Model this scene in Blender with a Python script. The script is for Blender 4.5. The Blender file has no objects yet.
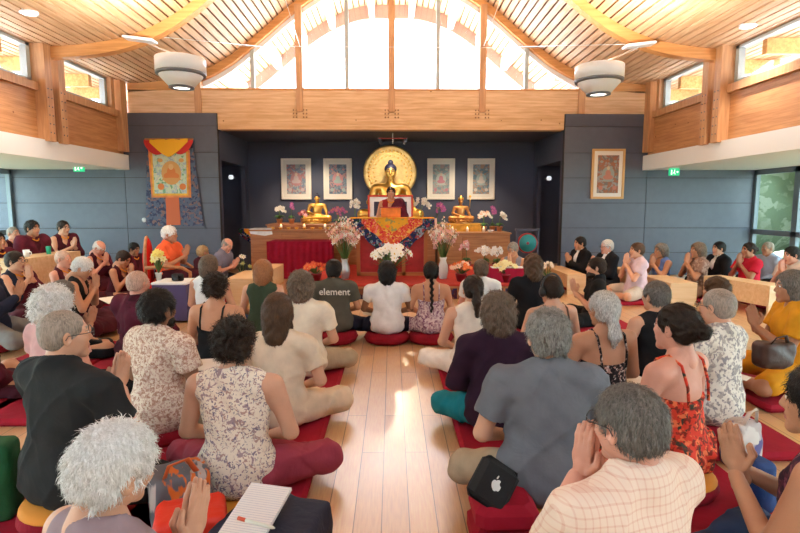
import bpy, math, random
import numpy as np
from mathutils import Vector, Matrix, Euler

random.seed(7); rng = np.random.RandomState(7)
scene = bpy.context.scene
col = scene.collection
PI = math.pi

# ---------------------------------------------------------------- camera, sky, exposure
F = 533.0; HX, HY = 392.0, 205.0; CAMZ = 1.45
yaw = math.atan((400-HX)/F); pitch = math.atan((266.5-HY)/F)
cam_d = bpy.data.cameras.new('camera'); cam = bpy.data.objects.new('camera', cam_d); col.objects.link(cam)
cam_d.sensor_width = 36; cam_d.lens = 36*F/800.0; cam_d.clip_start = .05; cam_d.clip_end = 200
cam.location = (0, 0, CAMZ); cam.rotation_euler = (PI/2-pitch, 0, -yaw)
scene.camera = cam
CR = Euler((PI/2-pitch, 0, -yaw)).to_matrix()
def P(x, y, Y):
    d = CR @ Vector(((x-400)/F, -(y-266.5)/F, -1)); d *= Y/d.y
    return Vector((d.x, d.y, d.z+CAMZ))

world = bpy.data.worlds.new('sky'); scene.world = world; world.use_nodes = True
bg = world.node_tree.nodes['Background']; bg.inputs[0].default_value = (.72, .85, 1, 1); bg.inputs[1].default_value = 6.0
sun_d = bpy.data.lights.new('sun', 'SUN'); sun_d.energy = 22; sun_d.color = (1, .99, .97); sun_d.angle = .02
sun = bpy.data.objects.new('sun', sun_d); col.objects.link(sun); sun.rotation_euler = (Vector((.12, 1, 1.5))).to_track_quat('Z', 'Y').to_euler()
scene.view_settings.view_transform = 'Standard'; scene.view_settings.look = 'None'
scene.view_settings.gamma = 1; scene.view_settings.use_curve_mapping = False
scene.view_settings.exposure = 1.1
scene.cycles.use_denoising = True
scene.cycles.max_bounces = 7; scene.cycles.diffuse_bounces = 4; scene.cycles.transparent_max_bounces = 16
scene.cycles.caustics_reflective = False; scene.cycles.caustics_refractive = False
scene.cycles.sample_clamp_indirect = 4

# ---------------------------------------------------------------- materials
def nodes_of(m):
    m.use_nodes = True; nt = m.node_tree
    return nt, nt.nodes, nt.links, nt.nodes['Principled BSDF']
_mc = {}
def mat(name, rgb, rough=.6, bump=None, metal=0, var=0, spec=.5, emit=None, sheen=0):
    if name in _mc: return _mc[name]
    m = bpy.data.materials.new(name); nt, N, L, b = nodes_of(m); _mc[name] = m
    b.inputs['Base Color'].default_value = (*rgb, 1); b.inputs['Roughness'].default_value = rough
    b.inputs['Metallic'].default_value = metal; b.inputs['Specular IOR Level'].default_value = spec
    if sheen: b.inputs['Sheen Weight'].default_value = sheen
    if emit:
        b.inputs['Emission Color'].default_value = (*emit[0], 1); b.inputs['Emission Strength'].default_value = emit[1]
    tc = N.new('ShaderNodeTexCoord')
    if var:
        n = N.new('ShaderNodeTexNoise'); n.inputs['Scale'].default_value = 9; n.inputs['Detail'].default_value = 5
        L.new(tc.outputs['Object'], n.inputs[0])
        r = N.new('ShaderNodeValToRGB'); r.color_ramp.elements[0].position = .3; r.color_ramp.elements[1].position = .7
        r.color_ramp.elements[0].color = (*[c*(1-var) for c in rgb], 1); r.color_ramp.elements[1].color = (*[min(1, c*(1+var)) for c in rgb], 1)
        L.new(n.outputs[0], r.inputs[0]); L.new(r.outputs[0], b.inputs['Base Color'])
    if bump:
        n2 = N.new('ShaderNodeTexNoise'); n2.inputs['Scale'].default_value = bump[0]; n2.inputs['Detail'].default_value = 4
        n2.inputs['Distortion'].default_value = .6
        bp = N.new('ShaderNodeBump'); bp.inputs['Strength'].default_value = bump[1]; bp.inputs['Distance'].default_value = .02
        L.new(tc.outputs['Object'], n2.inputs[0]); L.new(n2.outputs[0], bp.inputs['Height']); L.new(bp.outputs[0], b.inputs['Normal'])
    return m
def cloth(name, rgb, var=.12, rough=.9, b=(9, .5)):
    return mat(name, rgb, rough, b, var=var, spec=.2)
def wood(name, c1, c2, axis='Y', rough=.45, lam=0, scale=1.0):
    m = bpy.data.materials.new(name); nt, N, L, b = nodes_of(m)
    tc = N.new('ShaderNodeTexCoord'); mp = N.new('ShaderNodeMapping')
    s = {'X': (1.2, 14, 14), 'Y': (14, 1.2, 14), 'Z': (14, 14, 1.2)}[axis]
    mp.inputs['Scale'].default_value = [v*scale for v in s]
    L.new(tc.outputs['Object'], mp.inputs[0])
    n = N.new('ShaderNodeTexNoise'); n.inputs['Scale'].default_value = 1.6; n.inputs['Detail'].default_value = 7; n.inputs['Distortion'].default_value = .5
    L.new(mp.outputs[0], n.inputs[0])
    r = N.new('ShaderNodeValToRGB'); r.color_ramp.elements[0].position = .35; r.color_ramp.elements[1].position = .65
    r.color_ramp.elements[0].color = (*c1, 1); r.color_ramp.elements[1].color = (*c2, 1)
    L.new(n.outputs[0], r.inputs[0]); out = r.outputs[0]
    if lam:
        sp = N.new('ShaderNodeSeparateXYZ'); L.new(tc.outputs['Object'], sp.inputs[0])
        mm = N.new('ShaderNodeMath'); mm.operation = 'FRACT'; dv = N.new('ShaderNodeMath'); dv.operation = 'DIVIDE'; dv.inputs[1].default_value = lam
        L.new(sp.outputs['Z'], dv.inputs[0]); L.new(dv.outputs[0], mm.inputs[0])
        gt = N.new('ShaderNodeMath'); gt.operation = 'LESS_THAN'; gt.inputs[1].default_value = .06; L.new(mm.outputs[0], gt.inputs[0])
        mx = N.new('ShaderNodeMixRGB'); mx.blend_type = 'MULTIPLY'; mx.inputs[2].default_value = (.72, .6, .5, 1)
        L.new(gt.outputs[0], mx.inputs[0]); L.new(out, mx.inputs[1]); out = mx.outputs[0]
        v = N.new('ShaderNodeTexVoronoi'); v.inputs['Scale'].default_value = 3.2; L.new(tc.outputs['Object'], v.inputs[0])
        lt = N.new('ShaderNodeMath'); lt.operation = 'LESS_THAN'; lt.inputs[1].default_value = .05; L.new(v.outputs['Distance'], lt.inputs[0])
        mx2 = N.new('ShaderNodeMixRGB'); mx2.blend_type = 'MULTIPLY'; mx2.inputs[2].default_value = (.45, .3, .2, 1)
        L.new(lt.outputs[0], mx2.inputs[0]); L.new(out, mx2.inputs[1]); out = mx2.outputs[0]
    L.new(out, b.inputs['Base Color']); b.inputs['Roughness'].default_value = rough
    return m
def pattern(name, base, cols, scale=30, dens=.33, rough=.85, soft=.04, stretch=(1, 1, 1), distort=.3):
    """base cloth with scattered blots of several colours"""
    if name in _mc: return _mc[name]
    m = bpy.data.materials.new(name); nt, N, L, b = nodes_of(m); _mc[name] = m
    tc = N.new('ShaderNodeTexCoord'); mp = N.new('ShaderNodeMapping'); mp.inputs['Scale'].default_value = stretch
    L.new(tc.outputs['Object'], mp.inputs[0])
    out = None
    for i, c in enumerate(cols):
        n = N.new('ShaderNodeTexNoise'); n.inputs['Scale'].default_value = scale*(.7+.35*i); n.inputs['Detail'].default_value = 2.5
        n.inputs['Distortion'].default_value = distort
        mo = N.new('ShaderNodeVectorMath'); mo.operation = 'ADD'; mo.inputs[1].default_value = (3.1*i, 1.7*i, 5.3*i)
        L.new(mp.outputs[0], mo.inputs[0]); L.new(mo.outputs[0], n.inputs[0])
        r = N.new('ShaderNodeValToRGB'); r.color_ramp.elements[0].position = 1-dens-soft-.08; r.color_ramp.elements[1].position = 1-dens-.08
        L.new(n.outputs[0], r.inputs[0])
        mx = N.new('ShaderNodeMixRGB'); mx.inputs[2].default_value = (*c, 1)
        L.new(r.outputs[0], mx.inputs[0])
        if out is None: mx.inputs[1].default_value = (*base, 1)
        else: L.new(out, mx.inputs[1])
        out = mx.outputs[0]
    L.new(out, b.inputs['Base Color']); b.inputs['Roughness'].default_value = rough; b.inputs['Specular IOR Level'].default_value = .2
    n2 = N.new('ShaderNodeTexNoise'); n2.inputs['Scale'].default_value = 9
    bp = N.new('ShaderNodeBump'); bp.inputs['Strength'].default_value = .4; bp.inputs['Distance'].default_value = .02
    L.new(tc.outputs['Object'], n2.inputs[0]); L.new(n2.outputs[0], bp.inputs['Height']); L.new(bp.outputs[0], b.inputs['Normal'])
    return m
def plaid(name, base, line, sc=22):
    m = bpy.data.materials.new(name); nt, N, L, b = nodes_of(m)
    tc = N.new('ShaderNodeTexCoord'); sp = N.new('ShaderNodeSeparateXYZ'); L.new(tc.outputs['Object'], sp.inputs[0])
    outs = []
    for a, s in (('X', sc*1.3), ('Z', sc)):
        mu = N.new('ShaderNodeMath'); mu.operation = 'MULTIPLY'; mu.inputs[1].default_value = s; L.new(sp.outputs[a], mu.inputs[0])
        fr = N.new('ShaderNodeMath'); fr.operation = 'FRACT'; L.new(mu.outputs[0], fr.inputs[0])
        lt = N.new('ShaderNodeMath'); lt.operation = 'LESS_THAN'; lt.inputs[1].default_value = .2; L.new(fr.outputs[0], lt.inputs[0]); outs.append(lt.outputs[0])
    mx = N.new('ShaderNodeMath'); mx.operation = 'ADD'; L.new(outs[0], mx.inputs[0]); L.new(outs[1], mx.inputs[1])
    ml = N.new('ShaderNodeMath'); ml.operation = 'MULTIPLY'; ml.inputs[1].default_value = .5; L.new(mx.outputs[0], ml.inputs[0])
    mc = N.new('ShaderNodeMixRGB'); mc.inputs[1].default_value = (*base, 1); mc.inputs[2].default_value = (*line, 1)
    L.new(ml.outputs[0], mc.inputs[0]); L.new(mc.outputs[0], b.inputs['Base Color']); b.inputs['Roughness'].default_value = .9
    return m
def hairmat(name, rgb, var=.35, rough=.5):
    if name in _mc: return _mc[name]
    m = bpy.data.materials.new(name); nt, N, L, b = nodes_of(m); _mc[name] = m
    tc = N.new('ShaderNodeTexCoord'); n = N.new('ShaderNodeTexNoise'); mp = N.new('ShaderNodeMapping')
    mp.inputs['Scale'].default_value = (1, 1, .22)
    L.new(tc.outputs['Object'], mp.inputs[0]); L.new(mp.outputs[0], n.inputs[0])
    n.inputs['Scale'].default_value = 160; n.inputs['Detail'].default_value = 3; n.inputs['Distortion'].default_value = .8
    r = N.new('ShaderNodeValToRGB'); r.color_ramp.elements[0].position = .3; r.color_ramp.elements[1].position = .7
    r.color_ramp.elements[0].color = (*[c*(1-var) for c in rgb], 1); r.color_ramp.elements[1].color = (*[min(1, c*(1+var)) for c in rgb], 1)
    L.new(n.outputs[0], r.inputs[0]); L.new(r.outputs[0], b.inputs['Base Color']); b.inputs['Roughness'].default_value = rough
    bp = N.new('ShaderNodeBump'); bp.inputs['Strength'].default_value = .7; bp.inputs['Distance'].default_value = .006
    L.new(n.outputs[0], bp.inputs['Height']); L.new(bp.outputs[0], b.inputs['Normal'])
    b.inputs['Specular IOR Level'].default_value = .3
    return m
def glassmat(name, tint=(1, 1, 1)):
    m = bpy.data.materials.new(name); m.use_nodes = True; nt = m.node_tree; N, L = nt.nodes, nt.links; N.clear()
    o = N.new('ShaderNodeOutputMaterial'); t = N.new('ShaderNodeBsdfTransparent'); g = N.new('ShaderNodeBsdfGlossy'); g.inputs['Roughness'].default_value = .02
    t.inputs[0].default_value = (*tint, 1)
    mx = N.new('ShaderNodeMixShader'); mx.inputs[0].default_value = .06
    L.new(t.outputs[0], mx.inputs[1]); L.new(g.outputs[0], mx.inputs[2]); L.new(mx.outputs[0], o.inputs[0]); return m

# ---------------------------------------------------------------- mesh building
class MB:
    """collects boxes, tubes, lathes ... ; build() links them as ONE mesh object"""
    def __init__(s): s.v = []; s.f = []; s.m = []; s.sm = []
    def add(s, vs, fs, mi=0, smooth=False):
        o = len(s.v); s.v += [tuple(v) for v in vs]; s.f += [tuple(i+o for i in f) for f in fs]; s.m += [mi]*len(fs); s.sm += [smooth]*len(fs); return s
    def box(s, x0, x1, y0, y1, z0, z1, mi=0, M=None, bev=0):
        if bev:
            b = min(bev, abs(x1-x0)/2.01, abs(y1-y0)/2.01, abs(z1-z0)/2.01); vs = []; 
            for z, i in ((z0, b), (z0+b, 0), (z1-b, 0), (z1, b)):
                X0, X1, Y0, Y1 = x0+i, x1-i, y0+i, y1-i
                vs += [(X0+b, Y0, z), (X1-b, Y0, z), (X1, Y0+b, z), (X1, Y1-b, z), (X1-b, Y1, z), (X0+b, Y1, z), (X0, Y1-b, z), (X0, Y0+b, z)]
            fs = [tuple(range(7, -1, -1)), tuple(range(24, 32))]
            for k in range(3):
                for i in range(8): fs.append((k*8+i, k*8+(i+1) % 8, k*8+8+(i+1) % 8, k*8+8+i))
        else:
            vs = [(x, y, z) for z in (z0, z1) for x, y in ((x0, y0), (x1, y0), (x1, y1), (x0, y1))]
            fs = [(3, 2, 1, 0), (4, 5, 6, 7), (0, 1, 5, 4), (1, 2, 6, 5), (2, 3, 7, 6), (3, 0, 4, 7)]
        if M is not None: vs = [M @ Vector(v) for v in vs]
        return s.add(vs, fs, mi)
    def tube(s, pts, r, n=8, mi=0, caps=True, flat=1):
        pts = [Vector(p) for p in pts]; R = r if isinstance(r, (list, tuple)) else [r]*len(pts)
        vs = []; fs = []; up = None
        for i, p in enumerate(pts):
            d = (pts[min(i+1, len(pts)-1)]-pts[max(i-1, 0)]).normalized()
            if up is None:
                up = Vector((0, 0, 1)) if abs(d.z) < .9 else Vector((1, 0, 0))
            a = d.cross(up).normalized(); b = a.cross(d).normalized(); up = b
            for k in range(n):
                t = 2*PI*k/n; vs.append(p+a*math.cos(t)*R[i]+b*math.sin(t)*R[i]*flat)
        for i in range(len(pts)-1):
            for k in range(n): fs.append((i*n+k, i*n+(k+1) % n, (i+1)*n+(k+1) % n, (i+1)*n+k))
        if caps: fs += [tuple(range(n-1, -1, -1)), tuple(range((len(pts)-1)*n, len(pts)*n))]
        return s.add(vs, fs, mi, True)
    def lathe(s, prof, n=24, c=(0, 0, 0), mi=0, M=None):
        vs = []; fs = []
        for r, z in prof:
            for k in range(n):
                t = 2*PI*k/n; v = Vector((r*math.cos(t), r*math.sin(t), z))
                if M is not None: v = M @ v
                vs.append(v+Vector(c))
        for i in range(len(prof)-1):
            for k in range(n): fs.append((i*n+k, i*n+(k+1) % n, (i+1)*n+(k+1) % n, (i+1)*n+k))
        if prof[0][0] > 1e-5: fs.append(tuple(range(n-1, -1, -1)))
        if prof[-1][0] > 1e-5: fs.append(tuple(range((len(prof)-1)*n, len(prof)*n)))
        return s.add(vs, fs, mi, True)
    def ball(s, c, r, n=10, mi=0, M=None):
        r = r if isinstance(r, (list, tuple)) else (r, r, r)
        vs = []; fs = []; k2 = max(4, n//2+1)
        for i in range(k2+1):
            ph = PI*i/k2
            for k in range(n):
                t = 2*PI*k/n; v = Vector((r[0]*math.sin(ph)*math.cos(t), r[1]*math.sin(ph)*math.sin(t), -r[2]*math.cos(ph)))
                if M is not None: v = M @ v
                vs.append(v+Vector(c))
        for i in range(k2):
            for k in range(n): fs.append((i*n+k, i*n+(k+1) % n, (i+1)*n+(k+1) % n, (i+1)*n+k))
        return s.add(vs, fs, mi, True)
    def prism(s, poly, y0, y1, mi=0, plane='XZ', M=None):
        """extrude polygon (list of (a,b)) ; plane XZ extrudes along Y, XY along Z, YZ along X"""
        n = len(poly)
        def w(a, b, c): v = {'XZ': (a, c, b), 'XY': (a, b, c), 'YZ': (c, a, b)}[plane]; return M @ Vector(v) if M is not None else v
        vs = [w(a, b, y0) for a, b in poly]+[w(a, b, y1) for a, b in poly]
        fs = [tuple(range(n)), tuple(range(2*n-1, n-1, -1))]+[(i, n+i, n+(i+1) % n, (i+1) % n) for i in range(n)]
        return s.add(vs, fs, mi)
    def build(s, name, mats, parent=None, loc=None, rz=0):
        me = bpy.data.meshes.new(name); me.from_pydata([tuple(v) for v in s.v], [], s.f)
        for m in (mats if isinstance(mats, (list, tuple)) else [mats]): me.materials.append(m)
        me.polygons.foreach_set('material_index', s.m); me.polygons.foreach_set('use_smooth', s.sm); me.update()
        o = bpy.data.objects.new(name, me); col.objects.link(o)
        if parent: o.parent = parent
        if loc is not None: o.location = loc
        if rz: o.rotation_euler.z = rz
        return o
def tag(o, label=None, cat=None, group=None, kind=None):
    if label: o['label'] = label
    if cat: o['category'] = cat
    if group: o['group'] = group
    if kind: o['kind'] = kind
    return o
def empty(name, loc, label, cat, rz=0, group=None):
    o = bpy.data.objects.new(name, None); col.objects.link(o); o.location = loc; o.rotation_euler.z = rz; o.empty_display_size = .1
    return tag(o, label, cat, group)
def struct(o): o['kind'] = 'structure'; return o
def copy_tree(o, parent=None):
    c = o.copy(); col.objects.link(c); c.parent = parent
    for ch in list(o.children): copy_tree(ch, c)
    return c

# ---------------------------------------------------------------- signed-distance modelling
class SDF:
    def __init__(s, k=.03): s.k = k; s.p = []; s.cuts = []
    def cone(s, a, b, ra, rb, fl=None, k=None, sub=False, cyl=False):
        s.p.append(('c', np.array(a, float), np.array(b, float), ra, rb, fl, s.k if k is None else k, sub, cyl)); return s
    def ell(s, c, r, R=None, k=None, sub=False):
        s.p.append(('e', np.array(c, float), np.array(r, float), None if R is None else np.array(R), None, None, s.k if k is None else k, sub, False)); return s
    def rbox(s, c, half, r, R=None, k=None, sub=False):
        s.p.append(('b', np.array(c, float), np.array(half, float)+r, None if R is None else np.array(R), r, None, s.k if k is None else k, sub, False)); return s
    def cut(s, p, n): n = np.array(n, float); s.cuts.append((np.array(p, float), n/np.linalg.norm(n))); return s
    def mesh(s, h, disp=None):
        lo = np.array([9.]*3); hi = -lo
        bbs = []
        for t in s.p:
            m = t[6]+2.5*h
            if t[0] == 'c': r = max(t[3], t[4])*1.35+m; a = np.minimum(t[1], t[2])-r; b = np.maximum(t[1], t[2])+r
            else: r = max(t[2]); r = r*(1.75 if t[0] == 'b' else 1); a = t[1]-(r if t[3] is not None else t[2])-m; b = t[1]+(r if t[3] is not None else t[2])+m
            bbs.append((a, b))
            if not t[7]: lo = np.minimum(lo, a); hi = np.maximum(hi, b)
        n = np.ceil((hi-lo)/h).astype(int)+1
        G = np.full(tuple(n), 1.0, np.float32)
        ax = [lo[i]+h*np.arange(n[i]) for i in range(3)]
        for t, (a, b) in zip(s.p, bbs):
            i0 = np.clip(np.floor((a-lo)/h).astype(int), 0, n-1); i1 = np.clip(np.ceil((b-lo)/h).astype(int)+1, 1, n)
            if np.any(i1 <= i0): continue
            sl = tuple(slice(i0[i], i1[i]) for i in range(3))
            X = ax[0][sl[0]][:, None, None]; Y = ax[1][sl[1]][None, :, None]; Z = ax[2][sl[2]][None, None, :]
            if t[0] == 'c':
                A, B = t[1], t[2]; ba = B-A; L2 = max(ba@ba, 1e-9)
                px, py, pz = X-A[0], Y-A[1], Z-A[2]
                tt0 = (px*ba[0]+py*ba[1]+pz*ba[2])/L2; tt = np.clip(tt0, 0, 1)
                if t[8]: tt1 = tt0
                else: tt1 = tt
                qx, qy, qz = px-tt1*ba[0], py-tt1*ba[1], pz-tt1*ba[2]
                if t[5] is not None:
                    u = t[5][0]; sc = t[5][1]; dq = (qx*u[0]+qy*u[1]+qz*u[2])*(1/sc-1); qx = qx+u[0]*dq; qy = qy+u[1]*dq; qz = qz+u[2]*dq
                D = np.sqrt(qx*qx+qy*qy+qz*qz)-(t[3]+tt*(t[4]-t[3]))
                if t[8]: D = np.maximum(D, np.maximum(-tt0, tt0-1)*math.sqrt(L2))
            else:
                px, py, pz = X-t[1][0], Y-t[1][1], Z-t[1][2]
                if t[3] is not None:
                    R = t[3]; px, py, pz = (px*R[0, 0]+py*R[1, 0]+pz*R[2, 0], px*R[0, 1]+py*R[1, 1]+pz*R[2, 1], px*R[0, 2]+py*R[1, 2]+pz*R[2, 2])
                r = t[2]
                if t[0] == 'b':
                    ex, ey, ez = np.abs(px)-r[0]+t[4], np.abs(py)-r[1]+t[4], np.abs(pz)-r[2]+t[4]
                    D = np.sqrt(np.maximum(ex, 0)**2+np.maximum(ey, 0)**2+np.maximum(ez, 0)**2)+np.minimum(np.maximum(np.maximum(ex, ey), ez), 0)-t[4]
                else:
                    k0 = np.sqrt((px/r[0])**2+(py/r[1])**2+(pz/r[2])**2); k1 = np.sqrt((px/r[0]**2)**2+(py/r[1]**2)**2+(pz/r[2]**2)**2)+1e-9; D = k0*(k0-1)/k1
            g = G[sl]; k = max(t[6], 1e-5)
            if t[7]:
                D = -D; hh = np.maximum(k-np.abs(g-D), 0)/k; G[sl] = np.maximum(g, D)+hh*hh*k*.25
            else:
                hh = np.maximum(k-np.abs(g-D), 0)/k; G[sl] = np.minimum(g, D)-hh*hh*k*.25
        if disp is not None:
            ii = np.nonzero(np.abs(G) < .04); G[ii] += disp(lo[0]+h*ii[0], lo[1]+h*ii[1], lo[2]+h*ii[2])
        for p, nn in s.cuts:
            D = (ax[0][:, None, None]-p[0])*nn[0]+(ax[1][None, :, None]-p[1])*nn[1]+(ax[2][None, None, :]-p[2])*nn[2]
            G = np.maximum(G, D)
        return nets(G, lo, h)
OFF = np.array([(i, j, k) for i in (0, 1) for j in (0, 1) for k in (0, 1)])
EDG = [(a, b) for a in range(8) for b in range(a+1, 8) if abs(OFF[a]-OFF[b]).sum() == 1]
def nets(G, lo, h):
    S = G < 0
    c = np.zeros(tuple(d-1 for d in G.shape), np.int8)
    for o in OFF: c += S[o[0]:S.shape[0]-1+o[0], o[1]:S.shape[1]-1+o[1], o[2]:S.shape[2]-1+o[2]]
    idx = np.argwhere((c > 0) & (c < 8)); vid = np.full(c.shape, -1, np.int32); vid[tuple(idx.T)] = np.arange(len(idx))
    f = [G[tuple((idx+o).T)] for o in OFF]
    acc = np.zeros((len(idx), 3)); cnt = np.zeros(len(idx))
    for a, b in EDG:
        m = (f[a] < 0) != (f[b] < 0); d = f[a]-f[b]; t = np.where(m, f[a]/np.where(np.abs(d) < 1e-9, 1, d), 0)
        acc += (OFF[a]+t[:, None]*(OFF[b]-OFF[a]))*m[:, None]; cnt += m
    V = lo+h*(idx+acc/np.maximum(cnt, 1)[:, None])
    Q = []
    for axx in range(3):
        a1, a2 = (axx+1) % 3, (axx+2) % 3
        sa = [slice(None)]*3; sb = [slice(None)]*3; sa[axx] = slice(0, -1); sb[axx] = slice(1, None)
        A, B = S[tuple(sa)], S[tuple(sb)]
        e = np.argwhere(A != B); e = e[(e[:, a1] > 0) & (e[:, a2] > 0) & (e[:, a1] < G.shape[a1]-1) & (e[:, a2] < G.shape[a2]-1)]
        s = A[tuple(e.T)]
        d1 = np.zeros(3, int); d1[a1] = 1; d2 = np.zeros(3, int); d2[a2] = 1
        q = np.stack([vid[tuple((e-d1-d2).T)], vid[tuple((e-d2).T)], vid[tuple(e.T)], vid[tuple((e-d1).T)]], 1)
        q[~s] = q[~s][:, ::-1]; Q.append(q)
    return V, np.concatenate(Q)
def link_mesh(name, V, Q, mats, parent=None, mi=None):
    me = bpy.data.meshes.new(name); me.vertices.add(len(V)); me.vertices.foreach_set('co', np.asarray(V, np.float32).ravel())
    me.loops.add(len(Q)*4); me.loops.foreach_set('vertex_index', np.asarray(Q, np.int32).ravel())
    me.polygons.add(len(Q)); me.polygons.foreach_set('loop_start', np.arange(0, len(Q)*4, 4, dtype=np.int32))
    me.polygons.foreach_set('loop_total', np.full(len(Q), 4, np.int32))
    me.polygons.foreach_set('use_smooth', np.ones(len(Q), bool))
    for m in (mats if isinstance(mats, (list, tuple)) else [mats]): me.materials.append(m)
    if mi is not None: me.polygons.foreach_set('material_index', np.asarray(mi, np.int32))
    me.update(calc_edges=True); me.validate()
    o = bpy.data.objects.new(name, me); col.objects.link(o)
    if parent: o.parent = parent
    return o
# ---------------------------------------------------------------- structure
W_BEAM = wood('glulam along x', (.68, .41, .21), (.84, .58, .35), 'X', .5, lam=.06)
W_BEAMY = wood('glulam along y', (.46, .21, .085), (.60, .31, .14), 'Y', .5, lam=.06)
W_POST = wood('post wood', (.50, .25, .12), (.64, .36, .18), 'Z', .5)
W_ARCH = wood('arch wood', (.55, .24, .07), (.70, .34, .12), 'X', .5)
W_SLAT = wood('slat wood', (.54, .31, .16), (.70, .46, .28), 'Y', .5)
W_SLATBACK = mat('slat backing', (.18, .09, .04), .8)
W_CREAM = wood('light wood', (.68, .46, .25), (.78, .57, .35), 'X', .45)
W_REDWOOD = wood('altar wood', (.33, .12, .045), (.47, .20, .08), 'X', .4)
M_PANEL = mat('grey wall panel', (.088, .102, .148), .42, var=.05)
M_GROOVE = mat('panel groove', (.04, .042, .05), .8)
M_DARK = mat('alcove dark paint', (.070, .082, .135), .7)
M_BLACK = mat('black void', (.008, .008, .01), .8)
M_WHITE = mat('white paint', (.80, .83, .86), .6)
M_FRAME = mat('grey aluminium', (.42, .46, .46), .4)
M_FRAME3 = mat('blue grey aluminium', (.16, .20, .24), .4)
M_FRAME2 = mat('dark aluminium', (.15, .17, .18), .4)
M_GLASS = glassmat('window glass')
M_GLASSG = glassmat('garden glass', (.9, .97, .92))
M_STEEL = mat('steel cable', (.8, .8, .78), .35, metal=.6)

# floor boards
fm = bpy.data.materials.new('floor boards'); nt, N, L, b = nodes_of(fm)
tc = N.new('ShaderNodeTexCoord'); mp = N.new('ShaderNodeMapping'); mp.inputs['Rotation'].default_value = (0, 0, PI/2)
mp.inputs['Location'].default_value = (0, .05, 0)
br = N.new('ShaderNodeTexBrick'); br.inputs['Scale'].default_value = 1; br.inputs['Brick Width'].default_value = 1.5; br.inputs['Row Height'].default_value = .128
br.inputs['Mortar Size'].default_value = .0028; br.inputs['Color1'].default_value = (.60, .34, .15, 1); br.inputs['Color2'].default_value = (.74, .48, .25, 1)
br.inputs['Mortar'].default_value = (.16, .07, .03, 1); br.offset = .37; br.inputs['Mortar Smooth'].default_value = .3
L.new(tc.outputs['Object'], mp.inputs[0]); L.new(mp.outputs[0], br.inputs[0])
mp2 = N.new('ShaderNodeMapping'); mp2.inputs['Scale'].default_value = (22, 1.6, 1); n = N.new('ShaderNodeTexNoise'); n.inputs['Detail'].default_value = 6
L.new(tc.outputs['Object'], mp2.inputs[0]); L.new(mp2.outputs[0], n.inputs[0])
mx = N.new('ShaderNodeMixRGB'); mx.blend_type = 'OVERLAY'; mx.inputs[0].default_value = .45; L.new(br.outputs[0], mx.inputs[1]); L.new(n.outputs[0], mx.inputs[2])
L.new(mx.outputs[0], b.inputs['Base Color'])
n3 = N.new('ShaderNodeTexNoise'); n3.inputs['Scale'].default_value = 3; n3.inputs['Detail'].default_value = 5; L.new(tc.outputs['Object'], n3.inputs[0])
mr = N.new('ShaderNodeMapRange'); mr.inputs['To Min'].default_value = .24; mr.inputs['To Max'].default_value = .42; L.new(n3.outputs[0], mr.inputs[0]); L.new(mr.outputs[0], b.inputs['Roughness'])
b.inputs['Specular IOR Level'].default_value = .8; b.inputs['Coat Weight'].default_value = .9; b.inputs['Coat Roughness'].default_value = .28
struct(MB().box(-8.1, 7.6, -2.5, 13.4, -.12, 0).build('floor', fm))

YW = 10.95
def panel_wall(name, x0, x1, y, zt):
    m = MB(); m.box(x0, x1, y, y+.1, 0, zt, 1)
    zs = [0, .47, .98, 1.49, 2.0, 2.5, 3.02, 9]
    nx = max(1, round((x1-x0)/2.4)); w = (x1-x0)/nx
    for i in range(nx):
        for a, c in zip(zs, zs[1:]):
            if a < zt: m.box(x0+i*w+.006, x0+(i+1)*w-.006, y-.015, y+.01, a+.006, min(c, zt)-.006)
    return struct(m.build(name, [M_PANEL, M_GROOVE]))
panel_wall('wall_back_west', -8.0, -5.37, YW, 2.5)
panel_wall('wall_pier_west', -5.37, -3.49, YW, 3.27)
panel_wall('wall_pier_east', 3.49, 5.2, YW, 3.27)
panel_wall('wall_back_east', 5.2, 7.5, YW, 2.5)
# alcove
struct(MB().box(-3.49, 3.49, 13.2, 13.3, 0, 2.99).build('wall_alcove_back', M_DARK))
struct(MB().box(-3.7, 3.6, 11.24, 13.3, 2.97, 3.05).build('ceiling_alcove', M_DARK))
for sx, nm in ((-1, 'west'), (1, 'east')):
    X = -3.49 if sx < 0 else 3.49
    m = MB(); a, c = sorted((X, X+sx*.1))
    m.box(a, c, YW+.1, 11.15, 0, 2.97); m.box(a, c, 12.9, 13.3, 0, 2.97); m.box(a, c, 11.15, 12.9, 2.36, 2.97)
    struct(m.build('wall_alcove_'+nm, M_DARK))
    m = MB(); a, c = sorted((X+sx*.1, X+sx*1.7)); e, g = sorted((X+sx*1.6, X+sx*1.7))
    m.box(e, g, 11.1, 13.3, 0, 2.5); m.box(a, c, 13.2, 13.3, 0, 2.5); m.box(a, c, 11.1, 13.3, 2.4, 2.5)
    struct(m.build('wall_corridor_'+nm, M_DARK))

# roof profile
KP = [(0, 6.02), (.7, 5.98), (1.3, 5.78), (1.92, 5.40), (2.62, 4.83), (3.25, 4.36), (3.86, 4.06), (4.5, 3.91), (5.3, 3.85), (6.7, 3.85)]
def prof(x):
    x = abs(x); k = [p[0] for p in KP]; v = [p[1] for p in KP]
    i = min(max(np.searchsorted(k, x)-1, 0), len(k)-2); h = k[i+1]-k[i]; t = (x-k[i])/h
    m0 = (v[i+1]-v[i-1])/(k[i+1]-k[i-1]) if i > 0 else 0; m1 = (v[i+2]-v[i])/(k[i+2]-k[i]) if i+2 < len(k) else 0
    return (2*t**3-3*t*t+1)*v[i]+(t**3-2*t*t+t)*h*m0+(-2*t**3+3*t*t)*v[i+1]+(t**3-t*t)*h*m1
Y0, Y1 = -2.2, 13.0
xs = np.linspace(-6.7, 6.7, 91)
m = MB()
up = [(x, prof(x)+.34) for x in xs]; dn = [(x, prof(x)+.06) for x in xs]
for i in range(90):
    q = [dn[i], dn[i+1], up[i+1], up[i]]; m.prism(q, Y0, Y1)
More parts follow.
